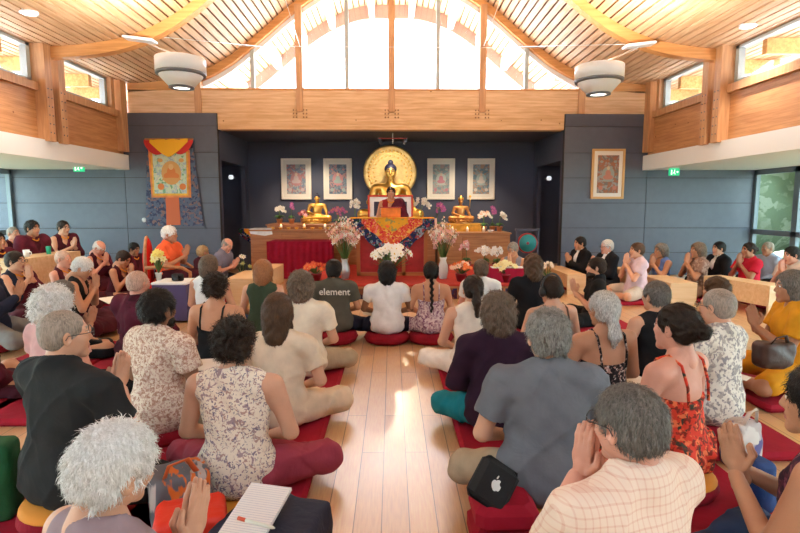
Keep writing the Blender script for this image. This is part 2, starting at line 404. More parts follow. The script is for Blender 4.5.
struct(m.build('ceiling', W_SLATBACK))
# slats by arc length
fine = np.linspace(-6.65, 6.65, 4000); hz = np.array([prof(x) for x in fine]); s_ = np.concatenate([[0], np.cumsum(np.hypot(np.diff(fine), np.diff(hz)))])
m = MB(); s = .05
while s < s_[-1]-.1:
    xa, xb = np.interp([s, s+.102], s_, fine); za, zb = prof(xa), prof(xb)
    d = Vector((xb-xa, 0, zb-za)).normalized(); nrm = Vector((-d.z, 0, d.x))
    poly = [(xa, za), (xb, zb), (xb+nrm.x*.05, zb+nrm.z*.05), (xa+nrm.x*.05, za+nrm.z*.05)]
    m.prism(poly, Y0, Y1); s += .132
struct(m.build('ceiling_slats', W_SLAT))
def arch(name, y0, y1, depth, xr=5.25, lift=0, mt=W_ARCH, dz=0):
    m = MB(); X = np.linspace(-xr, xr, 61)
    for a, c in zip(X, X[1:]):
        za, zc = prof(a)+dz, prof(c)+dz; m.prism([(a, za-depth), (c, zc-depth), (c, zc), (a, za)], y0, y1)
    return struct(m.build(name, mt))
arch('beam_arch_mid', 8.52, 8.68, .17)
arch('beam_arch_near', 5.6, 5.76, .17)
arch('beam_arch_back', 11.0, 11.2, .17)
arch('trim_arch_white', 11.12, 11.2, .1, 3.9, dz=-.17, mt=M_WHITE)
struct(MB().box(-5.25, 5.15, 11.0, 11.26, 2.96, 3.74).build('beam_back', W_BEAM))
struct(MB().box(-5.25, 5.15, 10.985, 11.27, 3.72, 3.76).build('trim_sill', W_ARCH))
m = MB()
for x in (-3.86, -1.84, 0, 1.82, 3.82): m.box(x-.065, x+.065, 10.96, 11.18, 3.3 if abs(x) < 3 else 3.0, prof(x)-.1)
struct(m.build('trim_window_posts', W_POST))
m = MB()
for x in (-1.84, 0, 1.82):
    for dx in (-.13, -.07, .07, .13):
        for z in (3.2, 3.27, 3.34): m.ball((x+dx, 10.996, z), .016, 6)
struct(m.build('trim_beam_bolts', mat('bolt brown', (.32, .17, .09), .6)))
m = MB()
for x in (-2.79, -.9, .93, 2.72): m.box(x-.04, x+.04, 11.08, 11.16, 3.76, prof(x)-.16)
struct(m.build('window_back_mullions', M_FRAME))
m = MB()
X = np.linspace(-5.2, 5.1, 61)
for a, c in zip(X, X[1:]): m.prism([(a, 3.75), (c, 3.75), (c, prof(c)-.17), (a, prof(a)-.17)], 11.13, 11.142)
struct(m.build('window_back_glass', M_GLASS))
# exterior eave beyond the arched window
m = MB(); X = np.linspace(-6.6, 6.6, 81)
for a, c in zip(X, X[1:]): m.prism([(a, prof(a)-.3), (c, prof(c)-.3), (c, prof(c)+.02), (a, prof(a)+.02)], 12.85, 13.0)
struct(m.build('trim_eave_fascia', mat('eave fascia', (.35, .22, .2), .7)))
m = MB()
for x in (-3.4, -2.6, -2.0, -1.35, -.45, .45, 1.35, 2.0, 2.6, 3.4): m.box(x-.06, x+.06, 11.3, 12.84, prof(x)-.28, prof(x)-.02)
struct(m.build('trim_eave_rafters', mat('pale rafter', (.85, .8, .7), .7)))
# upper side walls
for sx, nm in ((-1, 'west'), (1, 'east')):
    XW = -5.37 if sx < 0 else 5.2
    def bx(m, d0, d1, y0, y1, z0, z1, mi=0):   # d: metres outwards from the wall's inner face
        a, c = sorted((XW+sx*d0, XW+sx*d1)); m.box(a, c, y0, y1, z0, z1, mi)
    m = MB(); bx(m, 0, .16, -2, 10.94, 2.44, 3.18); struct(m.build('beam_side_'+nm, W_BEAMY))
    m = MB(); bx(m, -.06, .2, -2, 10.9, 3.16, 3.28); struct(m.build('trim_rail_'+nm, W_POST))
    m = MB(); bx(m, -.1, .12, -2, 10.94, 2.15, 2.44); struct(m.build('trim_fascia_'+nm, M_WHITE))
    m = MB(); bx(m, .1, 2.75, -2, 10.94, 2.16, 2.24); struct(m.build('ceiling_side_'+nm, M_WHITE))
    m = MB()
    bx(m, -.12, .0, 10.72, 10.94, 2.5, 3.9); bx(m, -.05, .1, 10.5, 10.62, 3.2, 3.9)
    for y in (8.35, 8.68, 5.45, 5.78): bx(m, -.17, .1, y, y+.17, 2.42, 3.9)
    struct(m.build('pillar_side_'+nm, W_POST))
    # bolts on posts
    m = MB()
    for y in (8.435, 8.765):
        for k in range(6):
            for dy in (-.04, .04): m.ball((XW-sx*.172, y+dy, 2.55+.13*k), .011, 6)
    tag(m.build('bolt_heads', M_FRAME2), 'rows of dark bolt heads on the paired timber posts, %s side' % nm, 'bolts', kind='structure')
    k = 1
    for y0, y1 in ((8.86, 10.5), (5.96, 8.34), (2.5, 5.4)):
        m = MB(); w = .08
        bx(m, .03, .13, y0, y0+w, 3.28, 3.84); bx(m, .03, .13, y1-w, y1, 3.28, 3.84); bx(m, .03, .13, y0, y1, 3.28, 3.28+w*.7); bx(m, .03, .13, y0, y1, 3.84-w*.5, 3.84)
        fr = struct(m.build('window_%s_%d' % (nm, k), M_FRAME)); m = MB(); bx(m, .07, .08, y0+w, y1-w, 3.28+w*.7, 3.8); g = m.build('pane', M_GLASS, fr); k += 1
    m = MB()
    for y in np.arange(1.0, 11.5, 1.15): bx(m, .2, 1.4, y, y+.1, 3.62, 3.84)
    bx(m, 1.1, 1.25, -1, 11.5, 3.5, 3.66)
    struct(m.build('trim_outside_rafters_'+nm, wood('outer rafter '+nm, (.6, .27, .08), (.8, .42, .15), 'Y', .6)))
    # glazed outer side walls
    XO = -7.62 if sx < 0 else 7.42
    k = 1; ys = [10.95, 9.78, 8.55, 7.3, 6.0, 4.7, 3.4, 2.1, .8, -.5, -1.5, -2.5]
    for y1, y0 in zip(ys, ys[1:]):
        m = MB(); a, c = sorted((XO, XO+sx*.08))
        m.box(a, c, y1-.09, y1, 0, 2.16); m.box(a, c, y0, y0+.05, 0, 2.16)
        for z in (0, .86, 2.06): m.box(a, c, y0, y1, z, z+.1)
        fr = struct(m.build('window_garden_%s_%d' % (nm, k), M_FRAME3)); m = MB(); m.box(XO+sx*.04, XO+sx*.05, y0, y1, .1, 2.06); m.build('pane', M_GLASSG, fr); k += 1
# garden outside
M_LAWN = pattern('lawn', (.20, .22, .16), [(.26, .27, .2), (.16, .17, .12)], 4, .4)
struct(MB().box(-45, 45, -20, 45, -.3, -.14).build('ground_lawn', M_LAWN))
def bush(name, x, y, r, h, label):
    S = SDF(.3); rr = np.random.RandomState(int(abs(x*7+y*13)))
    for i in range(7): S.ell((x+rr.uniform(-r, r)*.6, y+rr.uniform(-r, r)*.6, h*rr.uniform(.3, .75)), (r*.6, r*.6, h*.33))
    V, Q = S.mesh(.16, lambda X, Y, Z: .05*np.sin(9*X)*np.sin(8*Y+2*Z)*np.sin(10*Z))
    tag(link_mesh(name, V, Q, pattern('foliage', (.24, .29, .20), [(.32, .36, .28), (.17, .22, .14)], 3, .4)), label, 'shrub', 'garden shrubs seen through the side windows')
bush('garden_shrub', 11.0, 14.5, 2.6, 6.5, 'tall pale green garden tree mass beyond the east glazing, farthest')
bush('garden_shrub', 13.5, 11.0, 2.6, 6.5, 'tall pale green garden tree mass beyond the middle of the east glazing')
bush('garden_shrub', 11.5, 10.5, 1.6, 2.6, 'green garden shrub outside the far end of the east glazing')
bush('garden_shrub', 11.0, 7.0, 1.5, 2.2, 'green garden shrub outside nearer the camera, east glazing')
bush('garden_shrub', -12.0, 10.5, 1.6, 2.4, 'green garden shrub outside the west glazing')
# rear of the hall behind the camera: solid low wall, glazing above; side walls closed near the camera
struct(MB().box(-8.0, 7.5, -2.6, -2.5, 0, 5.2).build('wall_rear', M_WHITE))


m = MB(); m.box(-9.5, 9.2, 11.35, 13.4, 3.10, 3.2); m.box(-9.5, 9.2, 13.4, 24, 3.0, 3.2); struct(m.build('roof_bounce_slab', mat('pale bounce surface', (.80, .78, .74), .8)))  # unseen pale slab added outside to bounce sunlight up onto the ceiling
# ---------------------------------------------------------------- people
def rotm(yaw=0, pitch=0, roll=0):
    """yaw: turn to the person's left; pitch: nod down; roll: lean to the person's right"""
    return np.array((Matrix.Rotation(yaw, 3, 'Z') @ Matrix.Rotation(-pitch, 3, 'X') @ Matrix.Rotation(roll, 3, 'Y')))
_tc = {}
def head_template(h):
    if ('head', h) in _tc: return _tc['head', h]
    S = SDF(.02)
    S.ell((0, -.012, .036), (.073, .094, .083)); S.ell((0, .024, -.035), (.060, .068, .07)); S.ell((0, .068, -.092), (.027, .024, .022))
    S.ell((0, .07, .034), (.05, .02, .012), k=.015)
    for sx in (-1, 1):
        S.ell((sx*.04, .056, -.012), (.024, .024, .024)); S.ell((sx*.031, .104, .014), (.017, .017, .010), k=.012, sub=True)
        S.ell((sx*.031, .0755, .0135), (.0135, .0135, .0125), k=.003)
        S.ell((sx*.077, -.008, -.002), (.0075, .019, .032), np.array(Matrix.Rotation(sx*-.3, 3, 'Z')), k=.006)
        S.ell((sx*.083, -.002, .002), (.005, .010, .019), k=.004, sub=True)
    S.cone((0, .082, .020), (0, .0985, -.020), .0085, .0125, k=.010)
    S.ell((.012, .090, -.025), (.008, .010, .007), k=.006); S.ell((-.012, .090, -.025), (.008, .010, .007), k=.006)
    S.ell((0, .086, -.052), (.023, .010, .006), k=.006); S.ell((0, .084, -.063), (.020, .011, .0065), k=.006)
    S.cone((0, -.022, -.05), (0, -.05, -.15), .054, .056, k=.03)
    V, Q = S.mesh(h)
    c = V[Q].mean(1); mi = np.zeros(len(Q), int)
    x, y, z = np.abs(c[:, 0]), c[:, 1], c[:, 2]
    mi[(x < .023) & (y > .083) & (z < -.048) & (z > -.068)] = 1
    mi[(x > .012) & (x < .048) & (y > .07) & (np.abs(z-.038+.12*(x-.03)) < .0042+(h > .005)*.002)] = 2
    e = (x-.031)**2+(z-.0135)**2
    mi[(e < .0115**2) & (y > .07) & (np.abs(z-.0135) < .0055)] = 3; mi[(e < .0058**2) & (y > .07)] = 4
    mi[(e < .0135**2) & (y > .07) & (np.abs(z-.0205) < .0018)] = 2
    _tc['head', h] = (V, Q, mi); return _tc['head', h]
def hand_template(kind, h):
    if (kind, h) in _tc: return _tc[kind, h]
    S = SDF(.006)
    if kind == 'pray':
        for sx in (-1, 1):
            S.cone((sx*.034, 0, -.035), (sx*.017, 0, .03), .024, .021, k=.02)
            S.ell((sx*.014, .002, .055), (.0125, .040, .048), k=.015)
            for yy, L, b in ((-.027, .088, 0), (-.009, .10, .002), (.010, .092, .002), (.028, .074, 0)):
                z0 = .085; S.cone((sx*.012, yy, z0), (sx*.0125, yy*1.02, z0+L*.5), .0095, .0085); S.cone((sx*.0125, yy*1.02, z0+L*.5), (sx*(.0085), yy*1.0, z0+L*.93), .0085, .0070)
            S.cone((sx*.016, -.03, .025), (sx*.014, -.058, .062), .0125, .0105); S.cone((sx*.014, -.058, .062), (sx*.010, -.055, .098), .0105, .0085)
    else:   # relaxed right hand: fingers along +Y, palm down, thumb on -X side
        S.cone((0, -.035, 0), (0, .02, 0), .025, .026, k=.02, fl=((0, 0, 1), .75)); S.ell((0, .05, -.002), (.040, .048, .0145), k=.015)
        for xx, L in ((-.029, .072), (-.010, .082), (.010, .076), (.028, .060)):
            S.cone((xx, .085, -.002), (xx*1.1, .085+L*.45, -.010), .0098, .0088); S.cone((xx*1.1, .085+L*.45, -.010), (xx*1.1, .085+L*.72, -.028), .0088, .008)
            S.cone((xx*1.1, .085+L*.72, -.028), (xx*1.08, .085+L*.80, -.046), .008, .007)
        S.cone((-.026, .015, -.004), (-.056, .052, -.012), .0135, .0110); S.cone((-.056, .052, -.012), (-.060, .088, -.022), .0110, .0090)
    V, Q = S.mesh(h); _tc[kind, h] = (V, Q); return V, Q

def frame_to(d, side):
    """rotation whose Y column is d, Z roughly 'side'"""
    d = Vector(d).normalized(); z = Vector(side); z = (z-d*z.dot(d)).normalized(); x = d.cross(z)
    return np.array(Matrix((x, d, z)).transposed())

SKIN = {k: mat('skin '+k, c, .5, (60, .08), var=.06, spec=.35) for k, c in dict(fair=(.66, .36, .24), pink=(.68, .33, .24), tan=(.47, .23, .135), brown=(.26, .125, .07), warm=(.58, .29, .17)).items()}
LIP = mat('lips', (.48, .17, .14), .5); EYEW = mat('eye white', (.75, .72, .68), .3); EYED = mat('iris', (.03, .018, .012), .15)
HAIRC = dict(black=(.012, .009, .008), dark=(.028, .016, .011), brown=(.085, .042, .022), ginger=(.36, .15, .06), blond=(.5, .34, .18), grey=(.27, .255, .235), salt=(.16, .145, .13), silver=(.58, .57, .55), white=(.90, .89, .86), greybrown=(.15, .105, .075), stubble=(.31, .255, .215), shaven=(.52, .34, .27))
def hairm(c): return hairmat('hair '+c, HAIRC[c], .55 if c in ('grey', 'salt', 'silver', 'greybrown') else .35)

def wrinkle(seed, a):
    r = np.random.RandomState(seed); ph = r.uniform(0, 6.3, 8)
    def f(X, Y, Z):
        u = X+.03*np.sin(11*Z+ph[0])+.02*np.sin(17*Y+ph[1]); v = Z+.04*np.sin(9*X+ph[2])+.02*np.sin(13*Y+ph[3])
        r1 = (1-np.abs(np.sin(15*u+4*v+ph[2])))**4; r2 = (1-np.abs(np.sin(9*v-13*u+5*Y+ph[3])))**5
        return -a*1.5*r1*np.cos(6*v+ph[1])-a*1.6*r2+a*.8*(np.sin(34*u+12*v+ph[4])*np.sin(13*v+ph[5])+.8*np.sin(26*v-22*u+ph[6])*np.sin(19*u+ph[7])+.35*np.sin(70*v+30*u))
    return f
def hair_sdf(style, h):
    S = SDF(.02); disp = None; rs = np.random.RandomState(abs(hash(style)) % 1000 if False else sum(map(ord, style)))
    infl = dict(buzz=.003, short=.010, fringe=.004, crop=.014, curly=.013, bigcurly=.038, bushy=.026, bob=.018, long=.016, pony=.008, bun=.008, braid=.008, wavy=.016).get(style.split('+')[0], .01)
    base = style.split('+')[0]
    c0 = (0, -.016, .036); r0 = np.array((.0745, .095, .0845))+infl
    S.ell(c0, r0)
    S.ell((0, -.055, -.015), (.060+infl*.8, .045+infl, .062), k=.03)
    if base in ('bushy', 'bob', 'long', 'wavy', 'bigcurly'):
        d = dict(bushy=-.05, bob=-.055, long=-.12, wavy=-.08, bigcurly=-.03)[base]; w = infl
        S.cone((0, -.04, .0), (0, -.055, d), .07+w, .068+w*.8, k=.03)
        for sx in (-1, 1): S.cone((sx*.06, 0, .02), (sx*.064, -.01, d*.9-.01), .022+w*.4, .02+w*.3, k=.03)
    if base == 'long':
        S.cone((0, -.07, -.08), (0, -.085, -.21), .062, .045, k=.04, fl=((0, 1, 0), .6))
    # face opening, nape, ears
    lowf = base in ('bushy', 'bob', 'long', 'wavy', 'bigcurly')
    S.ell((0, .125, -.032), (.074 if lowf else .080, .087, .122), k=.012, sub=True)
    if not lowf:
        S.ell((0, .035, -.09), (.12, .07, .085), k=.02, sub=True)
        for sx in (-1, 1): S.ell((sx*.088, .0, -.012), (.022, .032, .038), k=.01, sub=True)
        S.cone((0, -.05, -.105), (0, -.12, -.105), .055, .055, k=.02, sub=True, fl=((1, 0, 0), 1.4))
    if base == 'fringe': S.ell((0, .01, .125), (.085, .105, .085), k=.015, sub=True)
    if base == 'pony':
        S.ell((0, -.112, .03), (.026, .022, .024)); S.cone((0, -.125, .02), (0, -.150, -.07), .026, .032, k=.02); S.cone((0, -.150, -.07), (.008, -.140, -.19), .032, .014, k=.02)
    if base == 'bun': S.ell((0, -.125, .012), (.044, .036, .040), k=.01)
    if base == 'braid':
        S.ell((0, -.105, .0), (.03, .025, .03))
        for i in range(12): S.ell((.006*(-1)**i, -.125-.0035*i, -.03-.032*i), (.019-.0006*i, .016, .021), k=.008)
    if '+bun' in style: S.ell((.02, -.095, .105), (.045, .04, .036), k=.01)
    if '+top' in style: S.ell((0, -.05, .135), (.04, .04, .03), k=.01)
    if '+low' in style:   # low loose ponytail
        S.cone((0, -.10, -.03), (0, -.125, -.13), .028, .036, k=.02); S.cone((0, -.125, -.13), (0, -.12, -.19), .036, .014, k=.02)
    amp, fr = dict(curly=(.009, 95), bigcurly=(.013, 80), bushy=(.006, 70), wavy=(.005, 60), crop=(.004, 90), short=(.0022, 110), bob=(.003, 60), long=(.003, 60), pony=(.0025, 80), bun=(.004, 90)).get(base, (.001, 90))
    def disp(X, Y, Z):
        return amp*(np.sin(fr*X+3*np.sin(fr*.6*Z))*np.sin(fr*.9*Y+2.2*np.sin(fr*.5*X))+.6*np.sin(fr*1.7*Z+2*np.sin(fr*.8*Y))*np.sin(fr*1.5*X))
    V, Q = S.mesh(h, disp)
    return tufts(V, Q, base, h, rs)
def tufts(V, Q, base, h, rs):
    """locks of hair: short thin ribbons combed from the crown over the hair mass"""
    nst = 3200 if h < .004 else (1500 if h < .005 else 420)
    if base in ('buzz',): nst = 0
    if nst == 0: return V, Q
    a, b, c, d = (V[Q[:, i]] for i in range(4)); N_ = np.cross(c-a, d-b); ar = np.linalg.norm(N_, axis=1); N_ = N_/np.maximum(ar, 1e-12)[:, None]
    pk = rs.choice(len(Q), nst, p=ar/ar.sum()); P0 = V[Q[pk]].mean(1); n = N_[pk]
    crown = np.array((.01, -.045, .13)); fl = P0-crown; fl[:, 2] -= .05
    if base in ('curly', 'bigcurly'): fl = fl*.3+rs.normal(0, .09, (nst, 3))
    elif base in ('bushy', 'crop', 'wavy'): fl = fl+rs.normal(0, .045, (nst, 3))
    else: fl = fl+rs.normal(0, .018, (nst, 3))
    if base in ('bun', 'pony', 'braid'): fl = (np.array((0, -.13, .01))-P0)+rs.normal(0, .01, (nst, 3))
    fl -= n*(fl*n).sum(1)[:, None]; fl /= np.maximum(np.linalg.norm(fl, axis=1), 1e-6)[:, None]
    sd = np.cross(n, fl); L = rs.uniform(.018, .036, nst)[:, None]; w = (rs.uniform(.0007, .0016, nst)*(1 if h < .004 else (1.5 if h < .005 else 2.4)))[:, None]
    lift = {'curly': .010, 'bigcurly': .014, 'bushy': .007, 'crop': .005, 'wavy': .005}.get(base, .0025); bend = rs.normal(0, .25, nst)[:, None]
    VS = [V]; QS = [Q]; o = len(V); rings = []
    for t, ww in ((0, 1.0), (.5, .9), (1, .15)):
        ctr = P0+fl*L*t+sd*bend*L*t*t+n*(lift*math.sin(2.6*t)+.0008-(.018*t*t*L*1.2)); rings.append((ctr-sd*w*ww, ctr+sd*w*ww))
    allv = np.stack([r for p in rings for r in p], 1).reshape(-1, 3); base_i = o+6*np.arange(nst)[:, None]
    VS.append(allv); QS.append(np.concatenate([base_i+np.array([[0, 1, 3, 2]]), base_i+np.array([[2, 3, 5, 4]])]))
    return np.concatenate(VS), np.concatenate(QS)

def person(lab, x, y, Z, az, hair=('short', 'dark'), top=('tee', None), bot=('trousers', None), skin='fair', pose='lap', lean=0, hd=(0, 0, 0),
           wd=1.0, s=1.0, glasses=False, c=None, group=None, seat='cushion', beard=None, extra=None, zaf='plain', mat_dx=None, hs=1.0):
    """x, y: pixel of the head's top; Z: depth; az: heading in degrees clockwise from straight ahead"""
    if 50 <= abs(az) < 99: az += math.copysign(40 if Z > 6.3 else 20, az)
    near = Z < 3.4; mid = Z < 6.8
    hb, hc, hh, hf, hn = (.0105, .0105, .0042, .004, .0035) if near else ((.014, .014, .006, .005, .0045) if mid else (.019, .019, .008, .007, .0065))
    if Z < 2.6: hc = .008
    Pw = P(x, y, Z); rz = -math.radians(az)
    ln = math.radians(lean); RL = np.array(Matrix.Rotation(-ln, 3, 'X'))
    def tor(p, cc):   # torso point (given relative to seat top), leaned about the pelvis
        p = np.array(p, float)*s; piv = np.array((0, -.02, .08))*s; p = RL@(p-piv)+piv; p[2] += cc; return p
    Rh = RL@rotm(*[math.radians(a) for a in hd])
    hrel = np.array((0, .016, .692))
    topz = (tor(hrel, 0)+Rh@np.array((0, -.015, .118))*s*hs)
    cc = Pw.z-topz[2]
    if c is not None: cc = c
    dr = Matrix.Rotation(rz, 3, 'Z') @ Vector(tor(hrel, 0))
    root = empty('person', (Pw.x-dr.x, Pw.y-dr.y, 0), lab, 'person', rz, group)
    seatz = cc
    Hc = tor(hrel, cc)
    def T(*p): return tor(p, cc)
    # limbs
    kz = lambda f: max(.10, seatz*f)
    chair = seat in ('chair', 'kneel')
    hips = [np.array((sx*.09*wd, .0, .09))*s+(0, 0, cc) for sx in (-1, 1)]
    if seat == 'chair':
        knees = [np.array((sx*.12, .42*s, cc+.07)) for sx in (-1, 1)]; ank = [np.array((sx*.12, .44*s, .09)) for sx in (-1, 1)]; toes = [np.array((sx*.13, .56*s, .04)) for sx in (-1, 1)]
    else:
        kf = {'wide': .38, 'narrow': .30}.get(extra, .34) if not isinstance(extra, bpy.types.Material) else .34
        knees = [np.array((sx*kf*s, .27*s, max(.13, cc*.55+.07))) for sx in (-1, 1)]
        ank = [np.array((-sx*.07*s, (.36+.06*(sx > 0))*s, .10)) for sx in (-1, 1)]; toes = [np.array((-sx*.20*s, (.31+.06*(sx > 0))*s, .075)) for sx in (-1, 1)]
    sh = [T(sx*.178*wd, .0, .505) for sx in (-1, 1)]
    if pose == 'pray': el = [T(sx*.215*wd, .09, .26) for sx in (-1, 1)]; wr = [T(sx*.035, .235, .39) for sx in (-1, 1)]
    elif pose == 'prayhigh': el = [T(sx*.205*wd, .14, .29) for sx in (-1, 1)]; wr = [T(sx*.035, .175, .49) for sx in (-1, 1)]
    elif pose == 'prayside': el = [T(-.255*wd, .09, .27), T(.10, .14, .27)]; wr = [T(-.165-.035, .20, .45), T(-.165+.035, .20, .45)]
    elif pose == 'knee': el = [T(sx*.25*wd, .03, .27) for sx in (-1, 1)]; wr = [np.array((sx*.24, .22, cc*.7+.20)) for sx in (-1, 1)]
    else: el = [T(sx*.245*wd, .03, .265) for sx in (-1, 1)]; wr = [np.array((sx*.105, .235*s, cc+.16)) for sx in (-1, 1)]
    hcR = Rh
    S = SDF(.035)
    neckb = T(0, -.02, .545)
    S.ell(T(0, -.005, .12), (np.array((.155*wd, .115, .12)))*s, RL); S.ell(T(0, 0, .27), np.array((.128*wd, .098, .13))*s, RL); S.ell(T(0, .0, .40), np.array((.152*wd, .103, .14))*s, RL)
    S.cone(T(-.125*wd, -.01, .495), T(.125*wd, -.01, .495), .055*s, .055*s)
    for sx in (-1, 1): S.cone(T(sx*.03, -.022, .562), T(sx*.14*wd, -.012, .510), .042*s, .044*s, k=.045)
    S.cone(T(0, -.02, .50), Hc+Rh@np.array((0, -.03, -.085))*s*hs, .060*s, .052*s, k=.04)
    for i in (0, 1):
        S.cone(hips[i], knees[i], .092*s, .060*s); S.cone(knees[i], ank[i], .056*s, .036*s); S.cone(ank[i], toes[i], .036*s, .026*s, k=.02)
        S.cone(sh[i], el[i], .050*s, .038*s); S.cone(el[i], wr[i], .038*s, .025*s, k=.015)
    V, Q = S.mesh(hb)
    VV = [V]; QQ = [Q]; MI = [np.zeros(len(Q), int)]; o = len(V)
    Vh, Qh, mh = head_template(hh); VV.append(Hc+(Vh*s*hs)@Rh.T); QQ.append(Qh+o); MI.append(mh); o += len(Vh)
    if pose.startswith('pray'):
        V2, Q2 = hand_template('pray', hf); mid_w = (wr[0]+wr[1])/2; tilt = {'pray': .25, 'prayhigh': -.1, 'prayside': .12}[pose]
        Rz = RL@np.array(Matrix.Rotation(-tilt, 3, 'X')); VV.append(mid_w+(V2*s*.98)@Rz.T); QQ.append(Q2+o); MI.append(np.zeros(len(Q2), int)); o += len(V2)
    else:
        for i, sx in ((0, -1), (1, 1)):
            V2, Q2 = hand_template('rest', hf); V2 = V2.copy(); q = Q2
            if sx < 0: V2[:, 0] *= -1; q = Q2[:, ::-1]
            d = wr[i]-el[i]; d = d/np.linalg.norm(d); d2 = np.array((d[0]*.6-sx*.25*(pose != 'knee'), d[1]*.7+.25, -.25)); Rz = frame_to(d2, (sx*.15, 0, 1))
            VV.append(wr[i]+V2@Rz.T); QQ.append(q+o); MI.append(np.zeros(len(q), int)); o += len(V2)
    hm = hairm(hair[1]) if hair[1] in HAIRC else hairm('grey')
    link_mesh('body', np.concatenate(VV), np.concatenate(QQ), [SKIN[skin], LIP, hm, EYEW, EYED], root, np.concatenate(MI))
    # hair
    if hair[0] != 'bald':
        key = ('hair', hair[0], hn)
        if key not in _tc: _tc[key] = hair_sdf(hair[0], hn)
        Vr, Qr = _tc[key]; link_mesh('hair', Hc+(Vr*s*hs)@Rh.T, Qr, hm, root)
    if beard:
        if ('beard', hn) not in _tc:
            B = SDF(.015); B.ell((0, .034, -.068), (.062, .062, .05)); B.ell((0, .078, -.095), (.032, .026, .028)); B.ell((0, .02, .02), (.09, .1, .055), k=.01, sub=True); B.ell((0, .1, -.045), (.022, .03, .022), k=.008, sub=True); B.ell((0, -.06, -.06), (.09, .07, .1), k=.01, sub=True)
            _tc['beard', hn] = B.mesh(hn, lambda X, Y, Z: .002*np.sin(140*X)*np.sin(150*Z))
        Vr, Qr = _tc['beard', hn]; link_mesh('beard', Hc+(Vr*s*hs)@Rh.T, Qr, hairm(beard), root)
    def hp(*p): return Vector(Hc+Rh@(np.array(p)*s*hs))
    if glasses:
        m = MB(); rr = .0016 if near else .0026
        for sx in (-1, 1):
            m.tube([hp(sx*.031+.0235*math.cos(t), .108+.002*math.cos(t)*-sx, .012+.019*math.sin(t)) for t in np.linspace(0, 2*PI, 15)], rr, 6)
            m.tube([hp(sx*.054, .105, .016), hp(sx*.080, .07, .016), hp(sx*.084, -.005, .014), hp(sx*.083, -.018, -.005)], rr, 6)
        m.tube([hp(-.009, .109, .016), hp(0, .112, .019), hp(.009, .109, .016)], rr, 6)
        m.build('glasses', mat('spectacle frame', (.03, .03, .035), .3), root)
    # garments
    sd = int(x*3+y*7) % 9973; wf = wrinkle(sd, .0046)
    tt, tm = top
    G = SDF(.05); w1 = .016 if tt in ('tee', 'long', 'jacket') else .010
    if tt in ('tee', 'long', 'jacket'): w1 = .02
    if tt == 'jacket': w1 = .03
    q = wd
    sleeve = {'tee': .62, 'half': .62, 'long': 2, 'jacket': 2}.get(tt, 0)
    G.ell(T(0, -.008, .13), (np.array((.172*q, .132, .125))+w1*1.5)*s, RL); G.ell(T(0, -.004, .27), (np.array((.136*q, .104, .14))+w1*1.15)*s, RL); G.ell(T(0, 0, .40), (np.array((.153*q, .104, .135))+w1)*s, RL)
    G.ell(T(0, -.01, .055), (np.array((.165*q, .130, .075))+w1)*s, RL, k=.06)
    if tt != 'strap':
        a = .125 if sleeve else .105
        G.cone(T(-a*q, -.01, .492), T(a*q, -.01, .492), (.054+w1)*s, (.054+w1)*s, k=.04)
        G.cone(T(0, -.028, .48), T(0, -.032, .560), (.062+w1*.7)*s, (.060+w1*.6)*s, k=.03)
        for sx in (-1, 1): G.cone(T(sx*.035, -.022, .562), T(sx*.13*wd, -.012, .512), (.041+w1*.8)*s, (.046+w1*.8)*s, k=.045)
    for i, sx in ((0, -1), (1, 1)):
        if sleeve == 2:
            G.cone(sh[i], el[i], (.052+w1)*s, (.040+w1)*s, k=.03); G.cone(el[i], el[i]+(wr[i]-el[i])*.9, (.040+w1)*s, (.027+w1*.8)*s, k=.02)
        elif sleeve:
            e = sh[i]+(el[i]-sh[i])*sleeve; G.cone(sh[i], sh[i]+(el[i]-sh[i])*.1, (.052+w1)*s, (.052+w1)*s, k=.03); G.cone(sh[i], e, (.050+w1)*s, (.050+w1*1.1)*s, k=.02, cyl=True)
        elif tt in ('tank', 'robe', 'shawl'):
            G.cone(T(sx*.10*q, -.01, .50), T(sx*.125*q, 0, .49), (.052+w1)*s, (.046+w1)*s, k=.03)
    # neck opening
    nb = T(0, -.015, .50); nt_ = T(0, .01, .66)
    if tt in ('tank', 'robe'):
        G.cone(T(0, .0, .565), nt_, .068*s, .085*s, k=.012, sub=True); G.cone(T(0, .08, .47), T(0, .12, .60), .06*s, .09*s, k=.02, sub=True)
    elif tt == 'jacket':
        G.cone(T(0, .0, .575), nt_, .058*s, .075*s, k=.012, sub=True); G.cone(T(0, .12, .30), T(0, .11, .60), .02*s, .07*s, k=.01, sub=True)
    elif tt != 'strap':
        G.cone(T(0, -.0, .59), nt_, .055*s, .078*s, k=.010, sub=True); G.cone(T(0, .09, .54), T(0, .12, .62), .03*s, .06*s, k=.015, sub=True)
    if tt == 'strap': G.cut(T(0, 0, .40), RL@np.array((0, -.30, 1)))
    if tt in ('tank', 'robe', 'strap') :
        for i, sx in ((0, -1), (1, 1)): 
            if tt != 'strap': G.ell(sh[i]+np.array((sx*.028, 0, -.03))*s, np.array((.030, .055, .075))*s, RL, k=.015, sub=True)
    G.cut(np.array((0, 0, max(cc-.02, .07))), (0, 0, -1))
    Vg, Qg = G.mesh(hc, wf)
    nm = {'tee': 'shirt', 'long': 'shirt', 'half': 'shirt', 'jacket': 'jacket', 'tank': 'sleeveless_top', 'strap': 'strap_top', 'robe': 'vest', 'shawl': 'robe'}[tt]
    link_mesh(nm, Vg, Qg, tm, root)
    if tt == 'strap':
        m = MB()
        for sx in (-1, 1):
            pts = [T(sx*.085, -.117, .36), T(sx*.088*q, -.108, .45), T(sx*.092*q, -.075, .548), T(sx*.092*q, -.012, .582), T(sx*.09*q, .05, .55), T(sx*.085*q, .10, .44)]
            m.tube([Vector(p) for p in pts], .0075*s, 6)
        m.build('shoulder_strap', tm, root)
